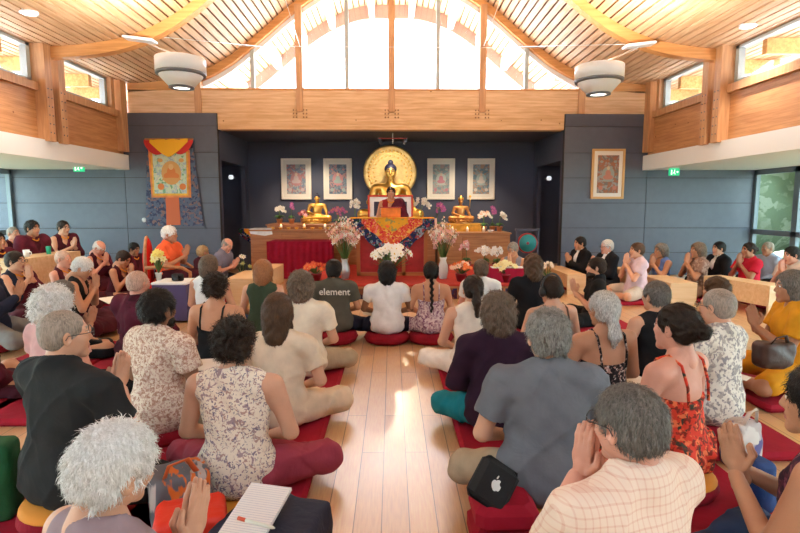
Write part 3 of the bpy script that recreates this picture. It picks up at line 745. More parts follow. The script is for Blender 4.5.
    if tt == 'jacket':
        B = SDF(.03); B.ell(T(0, .03, .42), np.array((.10, .105, .13))*s, RL); B.cone(T(0, 0, .55), T(0, .012, .605), .066*s, .058*s, k=.02); B.cone(T(0, .012, .60), nt_, .05*s, .07*s, k=.004, sub=True)
        Vb, Qb = B.mesh(hc); link_mesh('shirt', Vb, Qb, M_SHIRTW, root)
    if tt == 'robe' or tt == 'shawl':
        B = SDF(.06)
        B.ell(T(0, -.008, .14), (np.array((.175*q, .14, .13)))*s, RL); B.ell(T(0, -.002, .28), (np.array((.165*q, .130, .15)))*s, RL); B.ell(T(0, 0, .40), (np.array((.178*q, .132, .135)))*s, RL)
        ii = (0,) if tt == 'robe' else (0, 1)
        for i in ii:
            B.cone(T(0, -.02, .545), sh[i], .07*s, .082*s, k=.05); B.cone(sh[i], el[i], .085*s, .078*s, k=.05); B.cone(el[i], el[i]+(wr[i]-el[i])*.55, .075*s, .06*s, k=.05)
        B.cone(T(0, .0, .58), nt_, .062*s, .095*s, k=.015, sub=True)
        if tt == 'robe':
            B.cut(T(-.02, 0, .50), RL@np.array((1.0, .10, .62)))     # diagonal edge under the bare right arm
        else: B.cone(T(0, .13, .38), T(0, .13, .62), .03*s, .09*s, k=.02, sub=True)
        B.cut(np.array((0, 0, max(cc-.03, .07))), (0, 0, -1))
        w2 = wrinkle(sd+5, .007)
        Vb, Qb = B.mesh(hc, w2); link_mesh('shawl', Vb, Qb, extra if isinstance(extra, bpy.types.Material) else M_SHAWL, root)
        m = MB(); pts = [T(.065*math.cos(a), -.012+.055*math.sin(a)+(.045 if math.sin(a) > .5 else 0), .585-.07*max(0, math.sin(a))) for a in np.linspace(0, 2*PI, 17)]
        m.tube([Vector(p) for p in pts], .010*s, 6); m.build('collar_trim', M_SAFF, root)
    # legs
    bt, bm = bot
    if bt != 'none':
        B = SDF(.05 if bt != 'skirt' else .12); w = .014 if bt != 'skirt' else .028
        B.ell(np.array((0, -.01, cc+.11)), np.array((.165*q, .125, .10))*s)
        for i in (0, 1):
            if bt == 'shorts':
                B.cone(hips[i], hips[i]+(knees[i]-hips[i])*.85, (.096+w)*s, (.075+w)*s)
            else:
                B.cone(hips[i], knees[i], (.094+w)*s, (.062+w)*s); B.cone(knees[i], knees[i]+(ank[i]-knees[i])*.85, (.058+w)*s, (.044+w)*s)
                if bt == 'skirt': B.cone(hips[i], ank[i], .09, .07)
        B.cut(np.array((0, 0, .058)), (0, 0, -1)); B.cut(T(0, 0, .20), (0, 0, 1))
        Vb, Qb = B.mesh(hc*1.1, wrinkle(sd+9, .0065 if bt != 'skirt' else .009))
        link_mesh({'shorts': 'shorts', 'trousers': 'trousers', 'skirt': 'skirt'}[bt], Vb, Qb, bm, root)
    PEOPLE.append((root, cc, Z, seat, zaf, lab, mat_dx))
    root['head'] = [float(v) for v in Hc]
    return root, dict(T=T, Hc=Hc, Rh=Rh, hp=hp, cc=cc, wr=wr, el=el, sh=sh, knees=knees, s=s)
PEOPLE = []
M_SHIRTW = cloth('white shirt cloth', (.8, .8, .82)); M_SHAWL = cloth('maroon shawl cloth', (.095, .012, .026), .25); M_SAFF = cloth('saffron trim', (.75, .3, .04))
M_ROBE = cloth('dark maroon robe', (.06, .009, .018), .25); M_BLKC = cloth('black cloth', (.012, .012, .014)); M_NAVY = cloth('navy cloth', (.02, .028, .06))
# ---------------------------------------------------------------- the people
C = lambda n, rgb, v=.12: cloth(n, rgb, v)
white = C('white cotton', (.80, .80, .80)); cream = C('cream linen', (.80, .70, .56)); beige = C('beige linen', (.74, .60, .45)); khaki = C('khaki cotton', (.42, .34, .24))
greyblue = C('grey blue shirt', (.155, .165, .19)); char = C('charcoal tee', (.022, .024, .026)); olive = C('olive tee', (.095, .09, .07)); dgreen = C('dark green cotton', (.05, .075, .045))
purple = C('dark purple knit', (.030, .012, .028)); teal = C('teal cotton', (.01, .20, .26)); berry = C('berry cotton', (.33, .05, .085)); red = C('red cotton', (.62, .02, .05))
mustard = C('mustard cotton', (.72, .33, .02)); blue = C('blue cotton', (.10, .17, .42)); ltblue = C('light blue shirt', (.42, .52, .72)); pinkc = C('pink cotton', (.62, .36, .36)); lilac = C('pale lilac tee', (.66, .52, .60))
orange = C('orange cloth', (.80, .13, .045)); jeans = C('blue jeans', (.03, .06, .15)); brownc = C('brown shirt', (.24, .15, .11)); gtrous = C('grey trousers', (.2, .2, .2))
p_dots = pattern('small print blouse', (.80, .68, .56), [(.45, .25, .18), (.62, .42, .34)], 75, .36)
p_flor = pattern('floral top', (.86, .76, .64), [(.40, .28, .30), (.50, .32, .28), (.24, .20, .26)], 42, .29, distort=1.2)
p_lil = pattern('lilac floral', (.50, .34, .38), [(.25, .12, .20), (.70, .58, .58)], 40, .38)
p_blk = pattern('black floral', (.015, .012, .014), [(.60, .50, .45), (.40, .25, .22)], 55, .30)
p_red = pattern('red floral dress', (.72, .055, .03), [(.05, .05, .035), (.85, .20, .08), (.22, .03, .02)], 30, .34)
p_pur = pattern('purple print', (.10, .03, .055), [(.25, .08, .13), (.04, .02, .04)], 35, .4)
p_wht = pattern('patterned white shirt', (.74, .70, .64), [(.42, .38, .36), (.30, .28, .30)], 42, .34)
p_pld = plaid('pale plaid', (.88, .70, .58), (.76, .47, .36), 42)
p_brn = pattern('brown print', (.25, .16, .13), [(.4, .3, .26)], 40, .35)
M_JACK = C('black jacket cloth', (.012, .012, .016))
R = M_ROBE
# --- monks and nuns, west side
G1 = None
person('monk with thick dark hair in maroon shawl behind the long desk, by the green cup', 32, 221, 8.2, 62, ('crop', 'black'), ('shawl', R), ('skirt', R), 'tan', 'lap', 2, seat='chair', wd=1.1)
person('nun with glasses and one bare arm at the far end of the long desk', 63, 221, 9.1, 70, ('short', 'dark'), ('robe', R), ('skirt', R), 'fair', 'pray', 4, glasses=True, seat='chair')
person('shaven monk in maroon behind the thick haired monk, against the window', 13, 227, 9.2, 65, ('buzz', 'stubble'), ('robe', R), ('skirt', R), 'pink', 'lap', 0, seat='chair')
person('dark haired monk cut by the picture edge behind the long desk', -3, 233, 7.6, 60, ('crop', 'black'), ('shawl', R), ('skirt', R), 'tan', 'lap', 0, seat='chair')
person('bald monk bowing over joined hands in maroon, below the exit sign', 99, 242, 8.9, 62, ('fringe', 'white'), ('robe', R), ('skirt', R), 'pink', 'prayhigh', 14, hd=(0, 22, 0))
person('dark haired monk in maroon seated behind the orange armchair', 134, 243, 9.9, 70, ('short', 'black'), ('shawl', R), ('skirt', R), 'tan', 'lap', 4, hd=(0, 10, 0))
person('monk with cropped dark hair bowing deeply, hands under his chin, in dark maroon', 123, 252, 8.0, 60, ('short', 'dark'), ('robe', R), ('skirt', R), 'warm', 'prayhigh', 12, hd=(0, 20, 0))
person('shaven nun in a sleeveless maroon vest beside the long pale desk', 63, 251, 7.2, 55, ('buzz', 'shaven'), ('robe', R), ('skirt', R), 'pink', 'pray', 2)
person('white haired nun in black sleeveless vest bowing with a bare arm', 82, 259, 5.9, 58, ('short', 'white'), ('tank', M_BLKC), ('skirt', R), 'warm', 'prayhigh', 12, hd=(0, 20, 0))
person('monk with glasses and joined hands in navy and maroon below the thick haired monk', 15, 252, 6.4, 52, ('short', 'dark'), ('robe', M_NAVY), ('skirt', R), 'fair', 'prayhigh', 0, glasses=True)
person('person in navy shirt and grey trousers cut by the picture edge', -12, 256, 5.3, 50, ('short', 'dark'), ('long', M_NAVY), ('trousers', gtrous), 'warm', 'pray', 0)
person('person with short grey hair and dark top behind the curly white hair', 63, 281, 4.9, 40, ('short', 'salt'), ('tee', M_BLKC), ('trousers', M_BLKC), 'warm', 'pray', 4)
person('woman with big curly white hair in a pink shirt', 53, 290, 3.75, 20, ('bigcurly', 'white'), ('tee', pinkc), ('trousers', M_BLKC), 'pink', 'lap', 0)
a = person('balding man with glasses and charcoal T-shirt praying at the near corner', 64, 311, 2.25, 28, ('buzz', 'stubble'), ('tee', char), ('trousers', M_BLKC), 'fair', 'pray', 0, hd=(-20, 0, 0), glasses=True, wd=1.3, zaf='gold', hs=.92)
person('bald monk seen from behind wrapped in a plain maroon robe', 138, 271, 4.7, 22, ('buzz', 'shaven'), ('shawl', R), ('skirt', R), 'pink', 'pray', 0, wd=1.1)
person('dark haired bearded man in a small print cream blouse seen from behind', 158, 291, 3.15, 24, ('crop', 'black'), ('tee', p_dots), ('trousers', khaki), 'brown', 'lap', 0, beard='black')
lama_o, lama_i = person('elderly white haired lama in an orange shirt sitting in the red armchair', 170, 234, 7.8, 50, ('crop', 'white'), ('tee', orange), ('skirt', R), 'tan', 'pray', 2, seat='chair', wd=1.5, c=.33, s=1.0)
person('person with cropped white blond hair in maroon in front of the grey pier', 203, 246, 9.8, 40, ('crop', 'blond'), ('long', R), ('skirt', R), 'pink', 'lap', 0)
person('bald man in a grey blue shirt leaning forward beside the dark west doorway', 227, 239, 9.2, 100, ('fringe', 'grey'), ('tee', C('slate shirt', (.2, .2, .28))), ('trousers', M_NAVY), 'pink', 'pray', 18, hd=(-20, 10, 0))
person('woman with brown hair and white tank top behind the curly dark bun', 209, 256, 5.9, 10, ('bob', 'greybrown'), ('tank', white), ('trousers', jeans), 'fair', 'lap', 0)
person('woman with curly dark hair and bare back in a thin strapped black top', 216, 274, 4.25, 8, ('curly', 'dark'), ('strap', M_BLKC), ('trousers', M_BLKC), 'warm', 'lap', 0)
person('woman with ginger bob in a dark green sleeveless top beside the pale wooden desk', 263, 261, 5.3, 0, ('bob', 'ginger'), ('tank', dgreen), ('trousers', M_BLKC), 'fair', 'lap', 0, s=.90, hs=1.1)
person('person with bushy grey brown hair in a cream shirt and khaki trousers', 301, 273, 4.3, 3, ('bushy', 'greybrown'), ('tee', cream), ('trousers', khaki), 'fair', 'lap', 0, wd=1.05)
el_o, el_i = person('man with short black hair in an olive T-shirt printed element', 334, 260, 5.6, 4, ('short', 'black'), ('tee', olive), ('trousers', M_NAVY), 'warm', 'lap', 0, wd=1.12, s=.90, hs=1.1)
person('woman with black hair in a loose white blouse at the end of the aisle', 387, 262, 5.6, 0, ('bob', 'black'), ('half', white), ('trousers', M_NAVY), 'brown', 'lap', 0, wd=1.12, s=.90, hs=1.1)
person('woman with long brown ponytail in a beige linen shirt and beige trousers', 278, 295, 3.3, 6, ('long', 'brown'), ('half', beige), ('trousers', beige), 'fair', 'lap', 0, wd=1.05)
fl_o, fl_i = person('woman with dark curly bun in a floral sleeveless top and berry trousers', 234, 320, 2.45, 2, ('curly+bun', 'dark'), ('tank', p_flor), ('trousers', berry), 'fair', 'lap', 0, wd=1.02, zaf='gold', extra='wide')
person('white haired woman praying at the bottom edge of the picture', 113, 427, 1.25, 28, ('crop', 'white'), ('tank', C('mauve top', (.3, .22, .25))), ('trousers', M_NAVY), 'fair', 'pray', 3, hd=(-6, 4, 12), hs=.93)
person('person in dark maroon robe at the picture edge beside the curly white hair', -26, 300, 3.9, 42, ('short', 'dark'), ('shawl', R), ('skirt', R), 'warm', 'lap', 0)
# --- east of the aisle
person('woman with a long dark braid in a lilac floral strap top', 431, 262, 5.6, 0, ('braid', 'black'), ('strap', p_lil), ('trousers', p_lil), 'warm', 'lap', 0, s=.90, hs=1.1)
person('woman with clipped dark ponytail in a sleeveless cream top and white trousers', 473, 276, 4.3, -4, ('pony', 'dark'), ('tank', C('off white top', (.82, .72, .62))), ('trousers', C('white trousers', (.85, .78, .70))), 'fair', 'lap', 0)
person('person with short grey hair in a white T-shirt in front of the orange flowers', 481, 260, 6.0, 2, ('short', 'greybrown'), ('tee', white), ('trousers', M_BLKC), 'pink', 'lap', 0, s=.90, hs=1.1)
kneel_o, kneel_i = person('woman in a grey sleeveless top kneeling at the small maroon table with raised hands', 513, 243, 8.7, 215, ('short', 'grey'), ('tank', C('grey top', (.25, .26, .32))), ('skirt', M_BLKC), 'warm', 'prayhigh', 6, hd=(0, 14, 0))
person('woman with long brown hair in a black top', 533, 255, 5.35, -3, ('wavy', 'brown'), ('long', M_BLKC), ('trousers', M_BLKC), 'fair', 'lap', 0, wd=1.05, s=.90, hs=1.1)
hp_o, hp_i = person('bare shouldered person wearing large black headphones', 551, 277, 4.5, -18, ('short', 'dark'), ('strap', C('brown strap top', (.12, .07, .05))), ('trousers', khaki), 'fair', 'knee', 4, wd=1.1)
person('person with bushy grey brown hair in a dark purple top and teal trousers', 498, 295, 3.2, 0, ('bushy', 'greybrown'), ('long', purple), ('trousers', teal), 'fair', 'lap', 0, wd=1.0, extra='narrow')
person('man with thick grey hair in a grey blue shirt beside the black bag', 548, 311, 2.25, -3, ('crop', 'grey'), ('tee', greyblue), ('trousers', khaki), 'fair', 'lap', 0, wd=1.12, zaf='gold', extra='narrow')
person('young man in a dark suit with joined hands against the grey pier', 580, 237, 9.3, -62, ('short', 'black'), ('jacket', M_JACK), ('trousers', M_JACK), 'warm', 'pray', 4)
person('older man with glasses and grey hair in a dark suit', 607, 240, 8.8, -62, ('short', 'silver'), ('jacket', M_JACK), ('trousers', M_JACK), 'pink', 'pray', 2, glasses=True)
person('man in a pale lilac T-shirt and shorts praying cross legged on a red mat', 637, 243, 7.9, -50, ('short', 'brown'), ('tee', lilac), ('shorts', C('stone shorts', (.6, .5, .42))), 'fair', 'prayhigh', 0, wd=1.1)
person('woman with short grey hair in a sleeveless blue top', 661, 244, 8.6, -62, ('bob', 'salt'), ('tank', blue), ('trousers', M_NAVY), 'tan', 'prayhigh', 2)
person('man with dark beard in a black T-shirt in front of the suited men', 596, 258, 6.2, -55, ('short', 'dark'), ('tee', M_BLKC), ('trousers', M_BLKC), 'fair', 'pray', 0, beard='dark', wd=1.15)
person('woman with greying hair in a brown print shirt praying', 698, 243, 8.1, -50, ('bob', 'greybrown'), ('tee', p_brn), ('trousers', brownc), 'tan', 'prayhigh', 0)
person('young man with dark hair in a black jacket over a white shirt by the glazing', 719, 242, 9.0, -55, ('short', 'black'), ('jacket', M_JACK), ('trousers', M_JACK), 'fair', 'lap', 0)
person('woman with dark bun in a red dress praying', 749, 243, 8.2, -55, ('bun', 'dark'), ('tee', red), ('skirt', red), 'tan', 'prayhigh', 3)
person('bald man in a light blue shirt by the glazing', 768, 242, 9.2, -58, ('buzz', 'stubble'), ('long', ltblue), ('trousers', M_BLKC), 'tan', 'lap', 6)
person('dark haired man in a pale shirt resting his chin on his hand', 792, 247, 7.2, -55, ('short', 'black'), ('tee', C('pale shirt', (.7, .6, .55))), ('trousers', M_NAVY), 'pink', 'prayhigh', 8)
person('person with long grey ponytail in a black floral strap top', 604, 292, 3.3, -14, ('short+low', 'silver'), ('strap', p_blk), ('skirt', p_blk), 'tan', 'lap', 0, wd=1.05)
person('person with short grey hair in a black tank top', 656, 282, 4.0, -20, ('short', 'salt'), ('tank', M_BLKC), ('trousers', M_BLKC), 'fair', 'lap', 0, wd=1.12)
person('young woman with dark low bun in a red floral strap dress', 677, 305, 2.5, -32, ('bun', 'dark'), ('strap', p_red), ('skirt', p_red), 'pink', 'lap', 0, zaf='gold')
person('balding man with glasses in a patterned white shirt', 718, 289, 3.2, -28, ('buzz', 'stubble'), ('half', p_wht), ('trousers', M_BLKC), 'fair', 'lap', 0, glasses=True, wd=1.12)
person('brown haired person mostly hidden behind the balding man', 716, 278, 4.9, -40, ('wavy', 'brown'), ('tee', brownc), ('trousers', M_BLKC), 'fair', 'lap', 0)
person('grey haired woman in a mustard dress beside the brown bag', 792, 272, 3.9, -52, ('bob', 'salt'), ('tee', mustard), ('shorts', mustard), 'tan', 'pray', 2)
person('man in a pale plaid shirt with glasses praying at the bottom edge', 630, 388, 1.42, -26, ('short', 'salt'), ('tee', p_pld), ('trousers', jeans), 'pink', 'prayhigh', 2, glasses=True, wd=1.12, hd=(0, 4, 0), hs=.96)
person('dark haired woman in a purple print top praying at the picture edge', 824, 368, 1.62, -42, ('wavy', 'black'), ('tank', p_pur), ('trousers', jeans), 'warm', 'pray', 2)
# lama on the throne
person('young lama with short black hair in maroon robes seated on the high throne', 391, 187, 10.1, 180, ('short', 'black'), ('robe', C('deep red vest', (.25, .015, .02))), ('skirt', R), 'tan', 'lap', 0, seat='throne', s=1.0)

# things worn: headphones and lettering
m = MB(); hp = hp_i['hp']
pts = [hp(.098*math.cos(a), -.02, .03+.118*math.sin(a)) for a in np.linspace(-.15, PI+.15, 17)]; m.tube(pts, .009, 8)
for sx in (-1, 1): m.ball(hp(sx*.092, -.015, -.005), (.026, .04, .045), 12)
m.build('headphones', mat('black plastic', (.015, .015, .018), .35), hp_o)
def text_on(parent, body, size, loc, rot, mt, name='lettering', ext=.001):
    cu = bpy.data.curves.new(name, 'FONT'); cu.body = body; cu.size = size; cu.align_x = 'CENTER'; cu.extrude = ext; cu.offset = size*.006
    o = bpy.data.objects.new(name, cu); col.objects.link(o); dg = bpy.context.evaluated_depsgraph_get(); me = bpy.data.meshes.new_from_object(o.evaluated_get(dg)); bpy.data.objects.remove(o)
    me.materials.clear(); me.materials.append(mt); o = bpy.data.objects.new(name, me); col.objects.link(o); o.parent = parent; o.location = loc; o.rotation_euler = rot; return o
T = el_i['T']; p = T(.03, -.147, .435)
text_on(el_o, 'element', .10, p, (PI/2+.12, 0, 0), mat('shirt print', (.75, .72, .66), .8), ext=.006)

# ---------------------------------------------------------------- cushions and mats
M_CUSH = mat('maroon cushion cloth', (.27, .008, .022), .85, (25, .3), var=.15, spec=.2); M_GOLD = mat('golden cushion panel', (.72, .28, .03), .8)
M_MAT = mat('red mat cloth', (.36, .010, .030), .8, (7, .35), var=.12, spec=.2)
def cushion(x, y, zt, gold, lab, flo=False):
    z0 = 0 if flo else .055; h = zt-z0; r = .205 if not flo else .235
    if h < .03: return
    o = empty('meditation_cushion', (x, y, z0), lab, 'cushion', 0, 'round cushions under the sitters')
    m = MB(); m.lathe([(.0, 0), (r*.8, 0), (r*.97, h*.15), (r*1.05, h*.5), (r*.99, h*.8), (r*.9, h*.97), (0, h*1.0)], 28); m.build('cover', M_CUSH, o)
    m = MB(); m.lathe([(r*.985, h*.78), (r*1.0, h*.80), (r*.99, h*.86), (r*.93, h*.955), (r*.9, h*.985), (r*.5, h*1.01)] if gold else [(r*1.045, h*.46), (r*1.065, h*.5), (r*1.045, h*.54)], 28); m.build('top_panel' if gold else 'piping', M_GOLD if gold else M_CUSH, o)
def who(l):
    return l.replace(' cut by the picture edge', '')
for i, (r, cc, Z, seat, zaf, lab, dx) in enumerate(PEOPLE):
    if seat in ('chair', 'throne'): continue
    short = ' '.join(who(lab).split()[:9])
    if short.split()[-1] in ('a', 'with', 'in', 'the', 'and', 'of', 'over', 'to'): short = ' '.join(short.split()[:-1])
    if cc > .09: cushion(r.location.x, r.location.y, min(cc, .32)-.01, zaf == 'gold', 'round maroon cushion under the '+short, 5.2 < Z < 6.05)
    x, y = r.location.x, r.location.y
    m = MB(); m.box(-.40, .40, -.47, .47, 0, .055, bev=.02)
    if abs(x) < .95 and Z < 4.9: x = (.80 if x > 0 else -.82)
    if 5.2 < Z < 6.05: continue
    o = m.build('floor_mat', M_MAT, None, (x, y+.12, .001)); tag(o, 'flat red floor mat under the '+short, 'mat', 'red mats on the floor')
# ---------------------------------------------------------------- altar, throne and things of the hall
GOLD = mat('gold leaf', (.85, .50, .12), .28, (40, .15), metal=.85); GOLDM = mat('gold cloth', (.70, .38, .05), .5, (60, .4), var=.2, metal=.3)
M_CARPET = mat('red carpet', (.42, .03, .02), .9, (40, .3), var=.2); M_REDLAQ = mat('red lacquer', (.38, .02, .025), .4, (30, .2), var=.2)
M_PURP = pattern('dais brocade', (.07, .015, .035), [(.25, .08, .04), (.03, .03, .10)], 12, .35)
M_MARCL = mat('maroon table cloth', (.30, .008, .035), .85, (6, .6), var=.15, spec=.2)
LEAF = mat('leaf green', (.05, .15, .035), .5, var=.3); STEM = mat('stem green', (.12, .2, .05), .6)
# dais
o = empty('dais', (0, 0, 0), 'low platform with red carpet top and dark brocade front under the throne', 'platform')
MB().box(-1.5, 2.1, 8.15, 10.9, 0, .20).build('base', M_PURP, o); m = MB(); m.box(-1.52, 2.12, 8.12, 10.9, .20, .235, bev=.01); m.build('carpet_top', M_CARPET, o)
m = MB()
for x in np.arange(-1.5, 2.11, .36): m.box(x-.012, x+.012, 8.125, 8.15, 0, .2)
m.box(-1.5, 2.1, 8.125, 8.15, .17, .2); m.build('front_trim', W_REDWOOD, o)
# throne
o = empty('throne', (0, 9.9, .235), 'high red throne with gold posts in front of the golden halo', 'throne')
MB().box(-.6, .6, -.35, .75, 0, .70).build('seat_block', M_REDLAQ, o)
MB().box(-.56, .56, -.72, -.38, 0, .97).build('front_desk', M_REDLAQ, o)
m = MB()
for x in (-.58, -.2, .2, .58): m.box(x-.03, x+.03, -.755, -.70, 0, .97)
m.box(-.6, .6, -.755, -.70, 0, .06); m.box(-.6, .6, -.76, -.36, .95, .985); m.build('posts', mat('gilded wood', (.42, .15, .05), .4, metal=.2), o)
MB().box(-.5, .5, -.3, .7, .70, .74, bev=.02).build('seat_cushion', mat('gold seat cushion', (.55, .25, .05), .8), o)
m = MB(); m.box(-.62, -.52, -.3, .7, .7, .95, bev=.02); m.box(.52, .62, -.3, .7, .7, .95, bev=.02); m.build('arm', M_REDLAQ, o)
# brocade
o = empty('brocade_drape', (0, 9.13, 1.225), 'blue red and gold brocade cloth hanging in a point over the throne front', 'cloth')
B_BLUE = pattern('blue brocade', (.015, .025, .11), [(.25, .32, .42), (.35, .05, .06), (.02, .06, .03)], 11, .33, distort=1.5)
B_RED = pattern('red brocade', (.72, .10, .04), [(.85, .25, .2), (.62, .02, .05), (.8, .45, .1)], 12, .34, distort=1.5)
B_YEL = pattern('yellow brocade', (.75, .36, .03), [(.85, .15, .05), (.3, .3, .1)], 14, .3, distort=1.2)
def vband(w, d0, d1, y, mt, nm):
    m = MB(); n = 24
    for sx in (-1, 1):
        for i in range(n):
            a, c = sx*w*i/n, sx*w*(i+1)/n
            def low(x, d): t = abs(x)/w; return -(d-(d-.08)*t)-.012*math.sin(28*x)
            def yy(x): return y+.012*math.sin(20*x)
            za0, zc0 = low(a, d1), low(c, d1)
            m.add([(a, yy(a), .0), (c, yy(c), .0), (c, yy(c), zc0), (a, yy(a), za0), (a, yy(a)+.012, 0), (c, yy(c)+.012, 0), (c, yy(c)+.012, zc0), (a, yy(a)+.012, za0)], [(0, 1, 2, 3), (7, 6, 5, 4), (3, 2, 6, 7), (0, 4, 5, 1)], 0, False)
    return m.build(nm, mt, o)
vband(.72, 0, .80, -.02, B_BLUE, 'outer_band'); vband(.52, 0, .53, -.042, B_RED, 'middle_band'); vband(.27, 0, .24, -.062, B_YEL, 'centre_panel')
m = MB(); m.box(-.72, .72, -.09, .36, -.005, .012, bev=.004); m.build('top_cloth', B_YEL, o)
m = MB()
for sx in (-1, 1):
    m.tube([(sx*.74, -.06, 0), (sx*.75, -.07, -.2), (sx*.74, -.07, -.36)], .02, 8); m.tube([(sx*.74, -.07, -.33), (sx*.74, -.07, -.52)], [.028, .04], 8)
m.build('tassel', mat('pale tassel', (.75, .45, .4), .9), o)
# lama's lectern on the throne
o = empty('book_stand', (-.02, 9.3, 1.24), 'small orange covered reading stand before the young lama', 'stand')
MB().box(-.17, .17, -.05, .14, 0, .16, bev=.01).build('cover', mat('orange brocade', (.75, .2, .03), .7, var=.2), o); MB().box(-.19, .19, -.07, .16, .16, .175).build('top', M_REDLAQ, o)
# portrait in red frame
def framed(name, x0, x1, y0, y1, Y, fr, matm, art, lab, fw=.05, mw=.09, artfn=None, cat='picture', th=.05, grp=None):
    a = P(x0, y1, Y); c = P(x1, y0, Y); w = c.x-a.x; h = c.z-a.z
    o = empty(name, (a.x+w/2, Y, a.z), lab, cat, 0, grp)
    m = MB(); W = w/2
    m.box(-W, -W+fw, -th, 0, 0, h, bev=.006); m.box(W-fw, W, -th, 0, 0, h, bev=.006); m.box(-W+fw, W-fw, -th, 0, 0, fw, bev=.006); m.box(-W+fw, W-fw, -th, 0, h-fw, h, bev=.006); m.build('frame', fr, o)
    MB().box(-W+fw*.9, W-fw*.9, -th*.5, 0, fw*.9, h-fw*.9).build('mount', matm, o)
    p = MB().box(-W+fw+mw, W-fw-mw, -th*.5-.006, -th*.5, fw+mw, h-fw-mw*1.1).build('painting', art, o)
    if artfn: artfn(p, w-2*fw-2*mw, h-2*fw-2.1*mw, (0, -th*.5-.008, fw+mw))
    return o
M_WF = mat('white picture frame', (.82, .78, .72), .5); M_MATB = mat('pale mount', (.75, .72, .68), .8)
def seated(p, w, h, org, c1, c2, c3):
    """a small generic seated figure with halo and hills"""
    def disc(cx, cz, rx, rz, mt, lift, nm):
        m = MB(); n = 20; m.prism([(org[0]+cx*w+rx*w*math.cos(t), org[2]+cz*h+rz*w*math.sin(t)) for t in np.linspace(0, 2*PI, n, endpoint=False)], org[1]-lift, org[1]); m.build(nm, mt, p)
    disc(0, .50, .30, .36, c1, .001, 'aureole'); disc(0, .42, .24, .12, c2, .002, 'robe_figure'); disc(0, .52, .13, .17, c2, .0025, 'torso_figure'); disc(0, .66, .075, .09, c3, .003, 'face_figure'); disc(0, .33, .30, .05, c1, .003, 'lotus_figure')
    for sx in (-1, 1): disc(sx*.33, .14, .1, .1, c2, .001, 'attendant_figure'); disc(sx*.32, .83, .08, .06, c1, .001, 'cloud_figure')
arts = [((.18, .24, .34), [(.40, .20, .22), (.35, .40, .42)], (.45, .22, .24), (.50, .40, .42)), ((.20, .28, .36), [(.42, .26, .28), (.12, .17, .25)], (.50, .24, .28), (.30, .40, .42)),
        ((.20, .28, .32), [(.30, .40, .42), (.40, .30, .30)], (.42, .48, .48), (.46, .20, .26)), ((.16, .24, .30), [(.30, .36, .40), (.42, .28, .22)], (.36, .46, .48), (.60, .55, .52))]
for i, ((x0, x1), lab) in enumerate(zip(((282, 311), (324, 352), (427, 455), (467, 495)), ('white framed blue and red painting, outermost beside the west doorway', 'white framed painting between the outer west picture and the golden halo', 'white framed painting between the golden halo and the outer east picture', 'white framed blue painting with a pale figure, outermost on the east'))):
    a_ = arts[i]; am = pattern('painting ground %s' % 'abcd'[i], a_[0], a_[1], 14, .38, distort=1)
    framed('framed_painting', x0, x1, 158.5, 199.5, 13.17, M_WF, M_MATB, am, lab, .05, .085, lambda p, w, h, g, a_=a_, i=i: seated(p, w, h, g, mat('fig a%d' % i, a_[2], .8), mat('fig b%d' % i, a_[3], .8), mat('fig c', (.6, .45, .35), .8)), grp='white framed paintings on the alcove wall')
o = framed('framed_painting', 590, 625, 149, 199, 10.93, mat('gilt frame', (.62, .36, .14), .45), mat('white mount', (.82, .78, .74), .8), pattern('painting ground e', (.20, .17, .16), [(.32, .30, .30), (.35, .15, .10)], 12, .4, distort=1),
       'gold framed dark painting on the grey east pier', .045, .075, lambda p, w, h, g: seated(p, w, h, g, mat('fig e1', (.30, .32, .30), .8), mat('fig e2', (.50, .20, .15), .8), mat('fig e3', (.55, .42, .3), .8)))
o = framed('altar_portrait', 368, 413, 195, 222, 11.3, mat('red frame', (.62, .06, .03), .5), mat('lit mount', (.85, .85, .88), .6), mat('dark photo', (.03, .03, .07), .4), 'wide red framed portrait standing behind the young lama', .04, .09)
o.location.z -= .0
MB().box(-.5, .5, .0, .4, -1.2, .02).build('stand', W_REDWOOD, o)
# thangka with valance
c0 = P(171, 152, 10.9); bx_ = P(171, 196, 10.9)
def px(x, y, Y=10.9): v = P(x, y, Y); return (v.x-c0.x, v.z-c0.z)
o = empty('thangka_scroll', (c0.x, 10.9, c0.z), 'hanging painted scroll with red and yellow silk valance on the grey west pier', 'scroll')
def flat(pts, d, mt, nm, par=o, th=.008): return MB().prism([px(*p) for p in pts], -d-th, -d).build(nm, mt, par)
flat([(147, 140), (192, 140), (204, 226), (146, 226)], .0, pattern('scroll border', (.10, .13, .20), [(.22, .14, .14), (.05, .06, .12)], 16, .35), 'border_cloth')
flat([(166, 196), (179, 196), (181, 225), (167, 225)], .01, mat('orange silk', (.55, .13, .05), .7), 'lower_strip')
flat([(148.5, 150), (190, 150), (191.5, 197.5), (152, 197.5)], .012, mat('orange brocade frame', (.65, .22, .06), .7, var=.2), 'brocade_frame')
flat([(151, 150), (188, 150), (189, 195.5), (154, 195.5)], .02, GOLDM, 'inner_frame')
p = flat([(153, 152), (186.5, 152), (187.5, 193.5), (155.5, 193.5)], .028, pattern('scroll painting', (.50, .60, .48), [(.18, .38, .24), (.62, .60, .45), (.35, .45, .55)], 12, .33, distort=1), 'painting')
w_ = px(187, 152)[0]-px(154, 152)[0]; seated(p, w_, w_*1.15, (0, -.037, px(170, 192)[1]), mat('fig t1', (.6, .32, .12), .8), mat('fig t2', (.62, .20, .06), .8), mat('fig t3', (.65, .4, .2), .8))
v = MB(); n = 16
